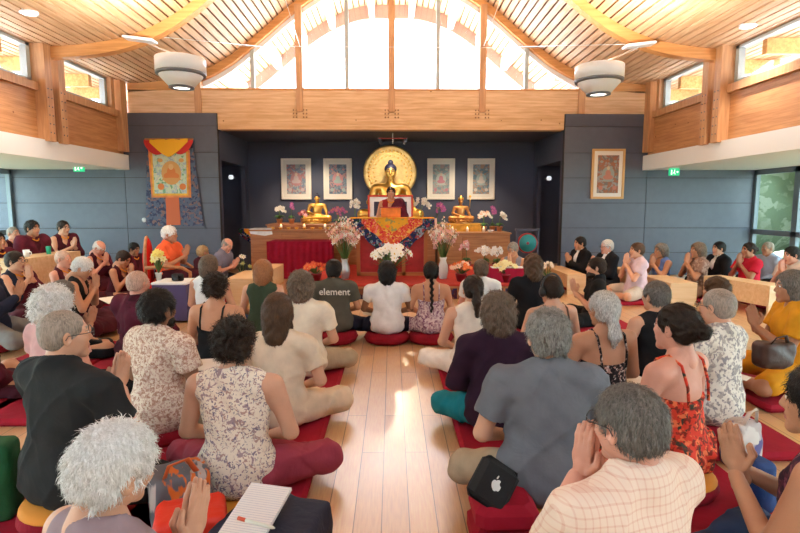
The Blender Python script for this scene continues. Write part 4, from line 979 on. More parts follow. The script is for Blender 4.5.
for (pa, pb, dd, sag, mi) in (((145, 140), (170, 142), .045, 11, 0), ((170, 142), (194, 139), .045, 11, 0), ((151, 140), (189, 139), .06, 15, 1)):
    top = [(pa[0]+(pb[0]-pa[0])*t, pa[1]+(pb[1]-pa[1])*t) for t in np.linspace(0, 1, n)]
    for i in range(n-1):
        t0, t1 = i/(n-1), (i+1)/(n-1); f = (lambda t: 1-abs(2*t-1)**1.3) if mi else (lambda t: math.sin(PI*t)**.7)
        q = [px(*top[i]), px(*top[i+1]), px(top[i+1][0], top[i+1][1]+3+sag*f(t1)), px(top[i][0], top[i][1]+3+sag*f(t0))]
        v.prism(q, -dd-.01+.006*math.sin(i*1.3), -dd+.006*math.sin(i*1.3))
        for k in range(6): v.m[-1-k] = mi
v.build('valance', [mat('red silk', (.55, .02, .02), .6), mat('yellow silk', (.85, .48, .02), .6)], o)
m = MB(); a, b_ = px(146, 139.5), px(194, 139.5); m.tube([(a[0], -.05, a[1]), (b_[0], -.05, b_[1])], .02, 8); m.build('rod', W_REDWOOD, o)
# golden halo and statues
hc_ = P(390, 172.5, 12.75)
o = empty('halo_disc', (hc_.x, 12.75, hc_.z), 'large round golden halo disc behind the big statue', 'halo')
RX = Matrix.Rotation(PI/2, 4, 'X')
m = MB(); m.lathe([(0, 0), (.60, 0), (.63, .02), (.60, .05), (.57, .035), (0, .03)], 64, M=RX.to_3x3()); m.build('disc', mat('halo gold', (.72, .48, .18), .35, (28, .5), metal=.6, var=.2), o)
m = MB()
for i in range(36):
    t = 2*PI*i/36; m.ball((.5*math.cos(t), -.04, .5*math.sin(t)), (.03, .012, .03), 6)
for i in range(24):
    t = 2*PI*i/24; m.ball((.38*math.cos(t), -.04, .38*math.sin(t)), (.022, .01, .022), 6)
m.tube([(.45*math.cos(t), -.035, .45*math.sin(t)) for t in np.linspace(0, 2*PI, 49)], .008, 6); m.build('relief', GOLD, o)
MB().box(-.05, .05, -.0, .2, -2.0, .2).build('support', M_DARK, o)
def statue(o, z0, sc, gold, hairc, h, crown=False, y=0):
    S = SDF(.04)
    S.ell((0, .02, .10), (.20, .16, .12)); S.ell((0, 0, .30), (.15, .11, .2)); S.cone((-.17, 0, .47), (.17, 0, .47), .07, .07); S.ell((0, .01, .40), (.17, .11, .12))
    for sx in (-1, 1):
        S.cone((sx*.1, 0, .08), (sx*.42, -.18, .07), .1, .075); S.cone((sx*.42, -.18, .07), (-sx*.1, -.28, .08), .07, .045)
        S.cone((sx*.24, 0, .46), (sx*.31, -.03, .25), .062, .05); S.cone((sx*.31, -.03, .25), (sx*.06 if sx < 0 else .34, -.2, .16), .048, .035)
    S.cone((0, 0, .5), (0, 0, .62), .06, .055)
    V, Q = S.mesh(h); link_mesh('figure', V*sc+(0, y, z0), Q, gold, o)
    Vh, Qh, mh = head_template(.006); mh = np.where(mh >= 2, 1, 0); V2 = Vh*(-1, -1, 1)*1.12+(0, -.005, .70); link_mesh('head', V2*sc+(0, y, z0), Qh, [gold, mat('painted eyes', (.12, .05, .03), .5)], o, mh)
    m = MB()
    if crown:
        for i in range(7):
            t = PI*(i/6)+PI; m.tube([(.09*math.cos(t), .09*math.sin(t), .76), (.10*math.cos(t), .10*math.sin(t), .86)], [.025, .004], 5)
        m.lathe([(.095, .74), (.1, .77), (.06, .80), (.04, .9), (0, .95)], 14)
    else:
        m.ball((0, .015, .755), (.094, .112, .085), 16); m.ball((0, .02, .845), (.042, .042, .05), 12)
    m.v = [(a*sc, b2*sc+y, c*sc+z0) for a, b2, c in m.v]; m.build('crown' if crown else 'hair', hairc, o)
    m = MB(); m.lathe([(.40, -.13), (.45, -.11), (.36, -.08), (.46, -.02), (.47, .0), (0, .01)], 26)
    for i in range(18):
        t = 2*PI*i/18; m.ball((.43*math.cos(t), .43*math.sin(t), -.03), (.06, .06, .05), 8)
    m.v = [(a*sc, (b2-.1)*sc+y, c*sc+z0) for a, b2, c in m.v]; m.build('lotus_base', gold, o)
BLU = mat('dark blue hair', (.02, .02, .05), .5)
b0 = P(390.5, 159.5, 12.3)
o = empty('buddha_statue', (b0.x, 12.3, 0), 'large gilded seated statue with blue black hair before the halo', 'statue'); s_b = 1.5; statue(o, b0.z-.895*s_b, s_b, GOLD, BLU, .02)
MB().box(-.75, .75, -.6, .45, 0, b0.z-.895*s_b-.19).build('plinth', W_REDWOOD, o)
b1 = P(317, 192.5, 12.2); b1z = b1.z-.895*.68
o = empty('small_buddha_statue', (b1.x, 12.2, 0), 'small golden seated statue on the west altar shelf below two paintings', 'statue'); statue(o, b1z, .68, GOLD, BLU, .012)
b2_ = P(461, 195, 12.0); b2z = b2_.z-.95*.58
o = empty('crowned_statue', (b2_.x, 12.0, 0), 'small crowned golden deity statue on the gold draped stand', 'statue'); statue(o, b2z, .58, mat('antique gold', (.62, .30, .10), .35, metal=.8), GOLD, .011, True)
m = MB(); m.tube([(.19, -.05, b2z+.25), (.2, -.05, b2z+.5)], .008, 6); m.ball((.2, -.05, b2z+.52), .03, 8); m.build('staff', GOLD, o)
# altar furniture
def cab(name, x0, x1, y0, y1, z, mt, lab, cat='table', doors=0, z0=0):
    o = empty(name, ((x0+x1)/2, y0, z0), lab, cat); w = (x1-x0)/2; d = y1-y0; h = z-z0
    MB().box(-w+.01, w-.01, .01, d, .0, h-.03).build('carcass', mt, o); MB().box(-w-.02, w+.02, -.02, d, h-.03, h, bev=.006).build('top', mt, o)
    for i in range(doors):
        a = -w+.03+(2*w-.06)*i/doors; c = -w+.03+(2*w-.06)*(i+1)/doors; MB().box(a+.01, c-.01, -.008, .012, .05, h-.08, bev=.005).build('door', mt, o)
    return o
zt = b1z-.09
cab('altar_table', -2.75, -1.0, 11.75, 12.9, zt, W_REDWOOD, 'reddish wooden altar table carrying the small golden statue', 'table', 4)
cab('altar_shelf', -3.0, -1.05, 11.3, 11.72, .93, W_REDWOOD, 'lower wooden offering shelf behind the maroon cloth table', 'table', 3)
o = cab('offering_table', -2.42, -1.2, 10.45, 11.1, .74, M_MARCL, 'table under a plain maroon cloth on the west of the alcove')
m = MB(); n = 60
for i in range(n):
    def pt(i): x = -.64+1.28*i/n; return x, -.03+.012*math.sin(i*1.1)
    (xa, ya), (xb, yb) = pt(i), pt(i+1); m.add([(xa, ya, .02), (xb, yb, .02), (xb, yb, .745), (xa, ya, .745)], [(0, 1, 2, 3)], 0, True)
m.build('cloth_folds', M_MARCL, o)
zc = .87
cab('altar_cabinet', .95, 2.5, 11.2, 12.0, zc, wood('honey cabinet', (.38, .17, .07), (.52, .26, .11), 'X', .4), 'honey wood altar cabinet east of the throne', 'cabinet', 3)
o = cab('gold_draped_stand', 1.15, 1.98, 11.7, 12.35, b2z-.08, GOLDM, 'stand draped in gold cloth under the crowned statue', 'stand', z0=zc+.001 if False else 0)
for x0_, w_, lab in ((-3.35, .55, 'dark table with draped blue and gold brocade in the alcove corner'),):
    o = cab('corner_table', -3.4, -2.8, 11.9, 12.4, .92, M_DARK, lab)
    m = MB()
    for (hw, dz, y, mt) in ((.30, .36, -.03, 0), (.17, .2, -.045, 1)): m.prism([(-hw, .93), (hw, .93), (hw*.95, .93-dz*.35), (0, .93-dz), (-hw*.95, .93-dz*.35)], y-.01, y, mt)
    m.build('brocade_runner', [B_BLUE, B_YEL], o)
o = tag(MB().box(-.22, .22, -.2, .2, 0, .02, bev=.006).prism([(-.24, 0), (.24, 0), (.26, -.1), (.1, -.13), (-.2, -.09)], -.21, -.2).build('white_cloth', C('white cloth', (.75, .77, .8)), None, (-2.78, 11.5, .935)), 'folded white cloth hanging over the end of the altar shelf', 'cloth')
m = MB()
def bowl(x, y, z, lab, r=.04, mt=None, name='water_bowl', cat='bowl', grp='offering bowls on the altar'):
    m = MB(); m.lathe([(r*.5, 0), (r*.55, .005), (r*.9, .03), (r, .05), (r*.88, .046), (0, .02)], 14); tag(m.build(name, mt or GOLD, None, (x, y, z)), lab, cat, grp)
for i in range(8): bowl(-2.55+.17*i, 11.45, .93, 'small golden offering bowl in the row on the low altar shelf', .045)
def candle(x, y, z, lab, c=(.8, .7, .6), h=.09):
    o = empty('candle_glass', (x, y, z), lab, 'candle', 0, 'votive candles on the altars'); m = MB(); m.lathe([(.026, 0), (.03, h), (.026, h), (.022, .01)], 12); m.build('glass', mat('candle glass %s' % str(c[0]), c, .3), o)
    MB().ball((0, 0, h+.01), (.008, .008, .018), 6).build('flame', mat('flame', (1, .6, .2), .5, emit=((1, .55, .18), 6)), o)
for x, y, z, c in ((1.30, 11.5, zc, (.8, .75, .7)), (1.62, 11.45, zc, (.8, .25, .05)), (1.05, 11.45, zc, (.75, .1, .05)), (1.98, 11.5, zc, (.82, .82, .84))): candle(x, y, z, 'votive candle glass on the honey wood cabinet')
for x in (-2.4, -1.9, -1.45): candle(x, 11.6, .93, 'votive candle glass on the low altar shelf', (.85, .8, .75))
bowl(2.12, 11.45, zc, 'white porcelain bowl on the honey wood cabinet beside the orchids', .07, mat('porcelain', (.8, .8, .82), .25), 'porcelain_bowl', 'bowl', None)
# gong
g0 = P(527, 243, 10.4)
o = empty('standing_drum', (g0.x, 10.4, 0), 'round teal faced drum on a dark stand at the east of the alcove', 'drum')
m = MB(); m.lathe([(0, .008), (.172, .007), (.172, .001)], 32, c=(0, -.06, g0.z), M=RX.to_3x3()); m.build('drumskin', mat('teal paint', (.01, .25, .27), .5), o)
m = MB(); m.lathe([(.175, 0), (.195, -.01), (.2, -.06), (.175, -.12), (0, -.12)], 32, c=(0, -.06, g0.z), M=RX.to_3x3()); m.build('shell', M_REDLAQ, o)
m = MB(); m.lathe([(0, .016), (.028, .014), (.03, .006)], 16, c=(0, -.06, g0.z), M=RX.to_3x3()); m.build('boss', mat('boss red', (.3, .05, .1), .5), o)
m = MB(); m.box(-.22, -.19, -.05, .03, 0, g0.z+.25); m.box(.19, .22, -.05, .03, 0, g0.z+.25); m.box(-.24, .24, -.05, .03, g0.z+.24, g0.z+.28); m.box(-.26, .26, -.12, .1, 0, .04); m.build('stand', M_DARK, o)

# ---------------------------------------------------------------- flowers
def petals(m, c, r, d, n=5, mi=0, curl=.3, wide=.55):
    d = Vector(d).normalized(); up = Vector((0, 0, 1)) if abs(d.z) < .9 else Vector((1, 0, 0)); a = d.cross(up).normalized(); b = a.cross(d)
    c = Vector(c); ph = random.random()*6
    for k in range(n):
        t = ph+2*PI*k/n; u = a*math.cos(t)+b*math.sin(t); w = a*-math.sin(t)+b*math.cos(t)
        m.add([c, c+u*r*.5+w*r*wide*.5+d*r*curl*.5, c+u*r+d*r*curl*.3, c+u*r*.5-w*r*wide*.5+d*r*curl*.5], [(0, 1, 2, 3)], mi, True)
    m.ball(c+d*r*.12, r*.16, 5, mi+1)
def bouquet(name, loc, lab, cat, fcols, n, spread, h, fr=.045, kind='spray', pot=None, poth=.14, potr=.08, leaves=14, grp=None, eye=(.75, .5, .1), vase=False, tilt=0):
    o = empty(name, loc, lab, cat, 0, grp); rr = random.Random(int(loc[0]*100+loc[1]*37)); pm = pot or mat('pot terracotta', (.32, .1, .05), .6)
    m = MB()
    if vase: m.lathe([(potr*.6, 0), (potr*.75, .01), (potr, poth*.35), (potr*.95, poth*.6), (potr*.55, poth*.85), (potr*.75, poth), (potr*.65, poth*.98), (potr*.45, poth*.8)], 22)
    else: m.lathe([(potr*.7, 0), (potr, poth*.85), (potr*1.08, poth*.86), (potr*1.08, poth), (potr*.95, poth), (potr*.9, poth*.85), (0, poth*.84)], 20)
    m.build('vase' if vase else 'pot', pm, o)
    ms = MB(); mf = MB(); ml = MB()
    if kind == 'gladiolus':
        for i in range(n):
            a = (i/(n-1)-.5)*2; dy = rr.uniform(-.4, .4); top = Vector((a*spread, dy*spread*.5, h*(1-.22*abs(a))+rr.uniform(-.05, .03))); base = Vector((a*.02, dy*.02, poth*.9))
            pts = [base.lerp(top, t)+Vector((0, 0, .04*math.sin(PI*t))) for t in np.linspace(0, 1, 7)]; ms.tube(pts, [.007, .007, .006, .005, .004, .003, .002], 5)
            for k in range(11):
                t = .42+.56*k/11; p = base.lerp(top, t)+Vector((0, 0, .04*math.sin(PI*t))); d = Vector((math.cos(k*2.4), -abs(math.sin(k*2.4))-.2, .35)); mi = rr.choice(range(len(fcols))); petals(mf, p+d*.015, fr*(1.15-.75*(k/11)), d, 5, 2*mi, .6)
        for i in range(leaves):
            a = rr.uniform(-1, 1); t1 = Vector((a*spread*.75, rr.uniform(-.08, .08), h*rr.uniform(.55, .8))); b0_ = Vector((a*.02, 0, poth*.9)); mid = b0_.lerp(t1, .5)+Vector((0, 0, .05)); ml.tube([b0_, mid, t1], [.008, .015, .002], 4, flat=.2)
    elif kind == 'orchid':
        for i in range(n):
            a = rr.uniform(-1, 1); b = rr.uniform(-.6, .2); base = Vector((0, 0, poth*.8)); top = Vector((a*spread*.5, b*spread*.3, h)); tip = Vector((a*spread*1.1, b*spread-.02, h*rr.uniform(.72, .9)))
            pts = [base, base.lerp(top, .5)+Vector((-a*.03, 0, .05)), top, (top+tip)/2+Vector((0, 0, .02)), tip]; ms.tube(pts, .004, 5)
            for k in range(7):
                t = k/6; p = top.lerp(tip, t)+Vector((rr.uniform(-.02, .02), rr.uniform(-.03, .01), rr.uniform(-.03, .03))); mi = rr.choice(range(len(fcols))); petals(mf, p, fr*(1.1-.4*t), (rr.uniform(-.4, .4), -1, rr.uniform(-.2, .3)), 5, 2*mi, .15, .75)
        for i in range(leaves):
            t = rr.uniform(0, 6.28); e = Vector((math.cos(t), math.sin(t), .35))*spread*.75; ml.tube([Vector((0, 0, poth*.9)), e*.5+Vector((0, 0, poth+.05)), e+Vector((0, 0, poth-.02))], [.01, .035, .006], 6, flat=.18)
    else:
        for i in range(n):
            t = rr.uniform(0, 6.28); q = rr.uniform(0, 1)**.5; p = Vector((math.cos(t)*q*spread, math.sin(t)*q*spread*.7, poth+(h-poth)*(1-.45*q*q)*rr.uniform(.75, 1))); ms.tube([Vector((0, 0, poth*.8)), p], .003, 4)
            mi = rr.choice(range(len(fcols))); petals(mf, p, fr*rr.uniform(.8, 1.15), (p.x*2, p.y*2-.35, p.z*.6), 6, 2*mi, .35, .6)
        for i in range(leaves):
            t = rr.uniform(0, 6.28); e = Vector((math.cos(t)*spread, math.sin(t)*spread*.8, poth+(h-poth)*rr.uniform(.2, .8))); ml.tube([Vector((0, 0, poth*.8)), e*.6+Vector((0, 0, poth*.4)), e], [.004, .018, .002], 5, flat=.2)
    ms.build('stems', STEM, o)
    mts = []
    for c in fcols: mts += [mat('petal %.2f %.2f %.2f' % c, c, .6), mat('eye %.2f' % eye[0], eye, .6)]
    mf.build('blossoms', mts, o)
    ml.build('leaves', LEAF, o); return o
WH = (.85, .83, .78); PK = (.82, .42, .42); PU = (.38, .08, .30); YE = (.85, .68, .15); OR = (.80, .16, .03); PCH = (.85, .55, .42)
VM = mat('pewter vase', (.42, .44, .45), .3, metal=.5); WV = mat('pale glass vase', (.62, .66, .66), .2)
a = P(345, 283, 8.75); bouquet('gladiolus_vase', (a.x, 8.75, .235), 'pewter vase of tall pink and cream gladioli west of the throne', 'flowers', [PK, WH, PCH], 12, .32, 1.08, .046, 'gladiolus', VM, .34, .085, 22, vase=True)
a = P(443, 283, 8.75); bouquet('gladiolus_vase', (a.x, 8.75, .235), 'pale vase of tall peach and white gladioli east of the throne', 'flowers', [PCH, WH, PK], 11, .26, 1.04, .045, 'gladiolus', WV, .36, .085, 18, vase=True)
a = P(391, 283, 8.5); bouquet('lily_bouquet', (a.x, 8.5, .235), 'wide bouquet of white lilies in front of the throne', 'flowers', [WH], 46, .32, .62, .07, 'spray', mat('green pot', (.08, .12, .06), .4), .2, .1, 26)
for x, y, Y, z, lab, cl, n, sp, h in ((355, 0, 11.45, .95, 'cluster of cream orchids beside the portrait, west', [WH], 4, .17, .58), (421, 0, 11.45, .95, 'cluster of cream orchids beside the portrait, east', [WH], 4, .17, .60),
        (437, 0, 11.6, .9, 'purple orchids between the cream orchids and crowned statue', [PU], 4, .16, .55), (338, 0, 11.6, .95, 'purple orchids between the small statue and the cream orchids', [PU, (.5, .12, .2)], 4, .2, .42),
        (279, 0, 12.0, zt, 'white orchids at the west end of the altar table', [WH], 4, .2, .36), (291, 0, 12.1, zt, 'purple orchid behind the white orchids on the altar table', [PU], 2, .12, .42),
        (303, 0, 12.1, zt, 'small dark red flowers beside the small statue', [(.35, .05, .08), PK], 3, .14, .26),
        (484, 0, 11.75, zc, 'white and pink orchids at the east end of the cabinet', [WH, PCH], 4, .17, .42), (500, 0, 11.75, zc, 'white orchids at the outer edge of the cabinet', [WH], 4, .15, .38), (493, 0, 11.85, zc, 'purple orchid behind the white orchids on the cabinet', [PU], 2, .08, .5)):
    a = P(x, 200, Y); zz = z
    bouquet('orchid_pot', (a.x, Y, zz), lab, 'flowers', cl, n, sp, h, .045, 'orchid', mat('copper pot', (.45, .2, .1), .35), .11, .07, 8, grp='potted orchids on the altars')
for x0_, x1_, nm, lab in ((-.95, -.5, 'flower_stand', 'low wooden flower stand west of the portrait'), (.4, .93, 'flower_stand', 'low wooden flower stand east of the portrait')):
    cab(nm, x0_, x1_, 11.25, 11.72, .9 if x0_ > 0 else .95, W_REDWOOD, lab, 'stand')
for x, Y, lab, cl, n, sp, h, k in ((466, 9.9, 'white orchids on the dais behind the grey haired sitter', [WH, PK], 3, .14, .5, 'orchid'), (484, 9.7, 'row of white orchids by the kneeling woman', [WH], 4, .17, .42, 'orchid'), (497, 9.7, 'second row of white orchids beside the kneeling woman', [WH], 4, .15, .42, 'orchid'),
        (533, 9.0, 'white orchid on the floor in front of the teal drum', [WH], 3, .1, .5, 'orchid'), (316, 8.5, 'orange and red flowers on the dais behind the man in the olive shirt', [OR, (.7, .08, .03)], 34, .2, .3, 'spray'), (300, 9.0, 'red flowers on the dais by the maroon cloth table', [(.7, .06, .03), OR], 30, .18, .24, 'spray'),
        (461, 8.45, 'orange flowers on the dais between the braid and the grey haired sitter', [OR, PCH], 34, .17, .32, 'spray'), (505, 8.35, 'pale yellow flowers in a dark red pot in front of the kneeling woman', [(.85, .75, .4)], 34, .19, .34, 'spray'), (547, 9.4, 'white flowers and green leaves beside the east pier', [WH], 7, .1, .5, 'spray'), (244, 9.6, 'green leafy plant with pale flowers beside the dark doorway', [WH, (.4, .5, .2)], 6, .12, .55, 'spray'), (235, 8.8, 'small white flower bunch held up near the bald man', [WH], 8, .08, .25, 'spray')):
    if 'held up' in lab: continue
    a = P(x, 283, Y); zz = .235 if -1.5 < a.x < 2.1 and 8.15 < Y < 10.9 else 0
    bouquet('flower_pot', (a.x, Y, zz), lab, 'flowers', cl, n, sp, h, .045, k, mat('dark red pot', (.2, .01, .02), .4), .13 if h < .4 else .16, .09, 10)

# ---------------------------------------------------------------- desks, chair, small tables
def desk(name, x0, x1, y0, y1, h, lab, mt=W_CREAM, lift=0, rz=0, t=.03, sh=True):
    cx, cy = (x0+x1)/2, (y0+y1)/2; w, d = (x1-x0)/2, (y1-y0)/2; o = empty(name, (cx, cy, lift), lab, 'desk', rz, 'pale wooden puja desks')
    MB().box(-w, w, -d, d, h-t, h, bev=.004).build('top', mt, o); MB().box(-w, w, -d, -d+t, 0, h-t).build('end_panel', mt, o); MB().box(-w, w, d-t, d, 0, h-t).build('end_panel', mt, o)
    MB().box(-w, -w+t, -d+t, d-t, .12, h-t).build('front_panel', mt, o); 
    if sh: MB().box(-w+t, w, -d+t, d-t, h*.45, h*.45+.02).build('shelf', mt, o)
    return o
o = desk('long_desk', -5.42, -5.0, 7.25, 8.6, .72, 'tall long pale wooden desk in front of the thick haired monk', rz=PI, sh=False)
desk('low_desk', -2.32, -1.95, 7.4, 8.3, .43, 'low pale desk between the ginger haired woman and white tank top'); desk('low_desk', -2.22, -1.9, 8.4, 9.3, .43, 'low pale desk beyond the first one, before the dark brocade table', rz=PI)
desk('low_desk', 2.82, 3.12, 8.45, 9.7, .34, 'long low pale desk in front of the two suited men'); desk('low_desk', 3.99, 4.38, 7.5, 8.4, .34, 'low pale desk beside the man on the red mat')
desk('low_desk', 4.80, 5.12, 6.85, 7.9, .40, 'low pale desk in front of the woman in the red dress', rz=.27); desk('low_desk', 3.95, 4.25, 8.7, 9.5, .34, 'low pale desk beside the woman in the sleeveless blue top')
a = P(170, 284, 6.6)
o = empty('side_table', (a.x, 6.75, 0), 'small table with white top and blue purple skirt beside the red armchair', 'table')
MB().box(-.21, .23, -.22, .22, .47, .5, bev=.008).build('top', M_WHITE, o); MB().box(-.20, .22, -.21, .21, .02, .47).build('skirt', mat('blue purple cloth', (.10, .08, .20), .9, (10, .5)), o)
o = empty('small_stool', (a.x+.47, 6.75, 0), 'small dark red stool beside the white topped table', 'stool'); MB().box(-.17, .17, -.15, .15, .40, .45, bev=.01).build('seat', M_REDLAQ, o)
for sx in (-1, 1):
    for sy in (-1, 1): MB().box(sx*.14-.02, sx*.14+.02, sy*.12-.02, sy*.12+.02, 0, .4).build('leg', M_REDLAQ, o)
bouquet('yellow_flowers', (a.x-.2, 6.75, .5), 'small bunch of yellow lilies on the white topped table', 'flowers', [YE, (.85, .78, .4)], 14, .08, .42, .055, 'spray', WV, .1, .04, 6)
o = empty('camera', (a.x+.06, 6.7, .5), 'small black camera lying on the white topped table', 'camera'); MB().box(-.07, .07, -.03, .03, 0, .09, bev=.012).build('camera_body', M_BLACK, o)
m = MB(); m.lathe([(.035, 0), (.035, .05), (.028, .052), (0, .045)], 16, c=(0, -.03, .045), M=RX.to_3x3()); m.build('lens', mat('lens black', (.02, .02, .025), .2), o)
# armchair around the old lama
lx, ly = lama_o.location.x, lama_o.location.y
o = empty('armchair', (lx, ly, 0), 'red upholstered armchair with curved wooden arms under the old lama', 'armchair', -math.radians(72)); AR = cloth('red upholstery', (.62, .02, .015), .1)
m = MB(); m.box(-.32, .32, -.3, .32, .22, .34, bev=.05); m.build('seat', AR, o)
B = SDF(.03); B.ell((0, -.27, .62), (.29, .07, .36)); B.ell((0, -.17, .62), (.26, .06, .33), k=.03, sub=True); V, Q = B.mesh(.014); link_mesh('backrest', V, Q, AR, o)
m = MB(); m.tube([(.29*math.cos(t), -.28, .62+.37*math.sin(t)) for t in np.linspace(-.9, PI+.9, 24)], .022, 8); m.build('back_frame', W_REDWOOD, o)
for sx in (-1, 1):
    m = MB(); m.tube([(sx*.33, -.28, .58), (sx*.37, -.05, .60), (sx*.37, .2, .57), (sx*.35, .3, .50), (sx*.34, .3, .3)], .024, 8); m.build('arm', W_REDWOOD, o)
    for yy in (-.27, .29): m = MB(); m.tube([(sx*.3, yy, .25), (sx*.32, yy*1.08, 0)], [.028, .02], 8); m.build('leg', W_REDWOOD, o)
# kneeling woman's table
k0 = P(508, 266, 8.5)
o = empty('text_table', (k0.x, 8.45, .235), 'small maroon table with white pages before the kneeling woman', 'table'); MB().box(-.33, .33, -.16, .16, 0, .22, bev=.01).build('cloth', M_MARCL, o); MB().box(-.28, .28, -.1, .1, .22, .232).build('pages', M_WHITE, o)
# seats for the chair sitters (monks)
for (r, cc, Z, seat, zaf, lab, dx) in PEOPLE:
    if seat == 'chair' and r is not lama_o:
        o = empty('chair', (r.location.x, r.location.y, 0), 'plain dark chair under the '+' '.join(lab.split()[:8]).replace(' cut by', '').rstrip(','), 'chair', r.rotation_euler.z, 'chairs behind the long desk')
        MB().box(-.22, .22, -.2, .24, cc-.06, cc-.01, bev=.01).build('seat', M_DARK, o); MB().box(-.2, .2, -.26, -.23, cc+.05, cc+.38, bev=.01).build('backrest', M_DARK, o)
        for sx in (-1, 1):
            for yy in (-.2, .2): MB().box(sx*.19-.015, sx*.19+.015, yy-.015, yy+.015, 0, cc-.05).build('leg', M_FRAME2, o)
a = P(29, 262, 7.7); o = empty('mug', (-5.18, 7.6, .72), 'white mug on the long desk in front of the thick haired monk', 'mug'); m = MB(); m.lathe([(.035, 0), (.042, .1), (.038, .1), (.03, .01)], 16); m.build('cup', M_WHITE, o); MB().tube([(.04, 0, .08), (.07, 0, .065), (.07, 0, .035), (.038, 0, .02)], .006, 6).build('handle', M_WHITE, o)
a = P(44, 254, 7.9); o = tag(MB().lathe([(.03, 0), (.035, .11), (.03, .12), (0, .12)], 14).build('green_cup', mat('green plastic', (.02, .42, .28), .4), None, (-5.12, 8.0, .72)), 'green cup in front of the thick haired monk on the long desk', 'cup')

# ---------------------------------------------------------------- bags, paper
b = P(493, 484, 2.0)
o = empty('laptop_sleeve', (b.x, 2.0, b.z), 'black padded bag with a white apple emblem leaning by the grey haired man', 'bag'); o.rotation_euler = (-.42, .62, 0)
m = MB(); m.box(-.088, .088, -.03, .03, -.088, .088, bev=.022); m.build('bag_body', mat('black neoprene', (.01, .01, .012), .85, (90, .3)), o)
m = MB()
Rl = Matrix.Rotation(-.45, 3, 'Y')
ap = [(0, .80), (.22, .92), (.50, .95), (.74, .82), (.88, .62), (.74, .50), (.66, .30), (.66, .06), (.76, -.14), (.93, -.26), (.84, -.56), (.66, -.86), (.46, -1.04), (.26, -1.06), (0, -.96), (-.26, -1.06), (-.48, -1.02), (-.70, -.78), (-.88, -.42), (-.97, -.02), (-.93, .40), (-.78, .72), (-.52, .92), (-.24, .93)]
q_ = .021
m.prism([(a*q_, b*q_) for a, b in ap], -.0325, -.0305, 0, M=Rl)
m.prism([(a*q_, b*q_) for a, b in ((0, 1.08), (.04, 1.36), (.22, 1.60), (.46, 1.72), (.44, 1.46), (.28, 1.20))], -.0325, -.0305, 0, M=Rl)
m.build('emblem', mat('emblem white', (.8, .8, .78), .6), o)
m = MB(); m.box(-.13, .13, -.13, .13, 0, .115, bev=.03); m.box(-.125, .125, -.125, .125, .115, .225, bev=.03)
tag(m.build('folded_mat', M_MAT, None, (b.x+.05, 2.05, .058)), 'folded red mat under the black bag with the white emblem', 'mat')
def bag(name, x, y, Y, lab, dims, mt, rz=0, tilt=0, strap=None, pocket=None, cat='bag', lap=False):
    a, b_, c = dims; p = P(x, y, Y); zt_ = p.z+c/2; zb_ = min(p.z-c/2, .06 if not lap else 9); c = zt_-zb_; o = empty(name, (p.x, Y, (zt_+zb_)/2), lab, cat); o.rotation_euler = (tilt, 0, rz)
    S = SDF(.03); 
    S.rbox((0, 0, 0), (a*.5-.03, b_*.5-.03, c*.5-.03), .03); S.ell((0, -b_*.12, -c*.12), (a*.40, b_*.5, c*.38), k=.05)
    V, Q = S.mesh(.012, wrinkle(abs(int(x)), .004)); link_mesh('bag_body', V, Q, mt, o)
    if strap:
        m = MB(); m.tube([(-a*.3, -b_*.3, c*.4), (-a*.2, -b_*.5, c*.75), (a*.1, -b_*.5, c*.8), (a*.3, -b_*.3, c*.42)], .012, 6, flat=.35); m.build('strap', strap, o)
    if pocket: m = MB(); m.tube([(-a*.4, -b_*.5, c*.1), (0, -b_*.62, c*.15), (a*.4, -b_*.5, c*.05)], .006, 6); m.build('zip', pocket, o)
    return o
BK = mat('black webbing', (.02, .02, .02), .7)
bag('red_bag', 192, 526, 1.95, 'bright red fabric bag behind the praying hands of the white haired woman', (.26, .2, .16), mat('red nylon', (.75, .03, .01), .55, (12, .5)), .3, 0, None, BK)
bag('grey_backpack', 180, 490, 2.2, 'grey backpack with orange stripe beside the floral seated woman', (.24, .2, .2), pattern('backpack cloth', (.14, .14, .16), [(.5, .42, .4), (.7, .16, .03)], 9, .3, stretch=(3, 1, .6)), .5, 0, mat('orange webbing', (.75, .16, .04), .7), BK)
bag('navy_bag', 272, 540, 1.92, 'dark navy bag under the lined notepad by the aisle', (.36, .34, .2), mat('navy canvas', (.012, .016, .04), .8, (20, .4)), -.3)
bag('tote_bag', 742, 432, 2.7, 'pale printed tote bag with white strap between the red dress and the praying hands', (.17, .12, .14), pattern('tote print', (.55, .5, .5), [(.12, .12, .3), (.7, .68, .66)], 9, .34), .3, 0, mat('white strap', (.8, .8, .78), .8))
bag('brown_bag', 773, 354, 3.45, 'dark brown handbag on the lap of the woman in mustard', (.25, .12, .17), mat('brown leather', (.05, .02, .015), .5, (14, .3)), .2, 0, mat('brown strap', (.04, .015, .01), .6), lap=True)
bag('green_bag', -2, 452, 2.3, 'green cloth bag at the picture edge beside the man in the charcoal T-shirt', (.13, .14, .12), mat('green cloth', (.01, .12, .04), .8, (12, .5)), .2)
bag('blue_bag', 757, 474, 2.3, 'small blue cloth bag beside the praying woman in purple', (.12, .12, .15), mat('blue canvas', (.01, .05, .2), .8, (14, .4)), .2)
n0 = P(256, 519, 1.86)
o = empty('notepad', (n0.x, 1.86, n0.z+.03), 'lined white notepad lying on the navy bag beside the aisle', 'notepad'); o.rotation_euler = (.25, .0, -.25)
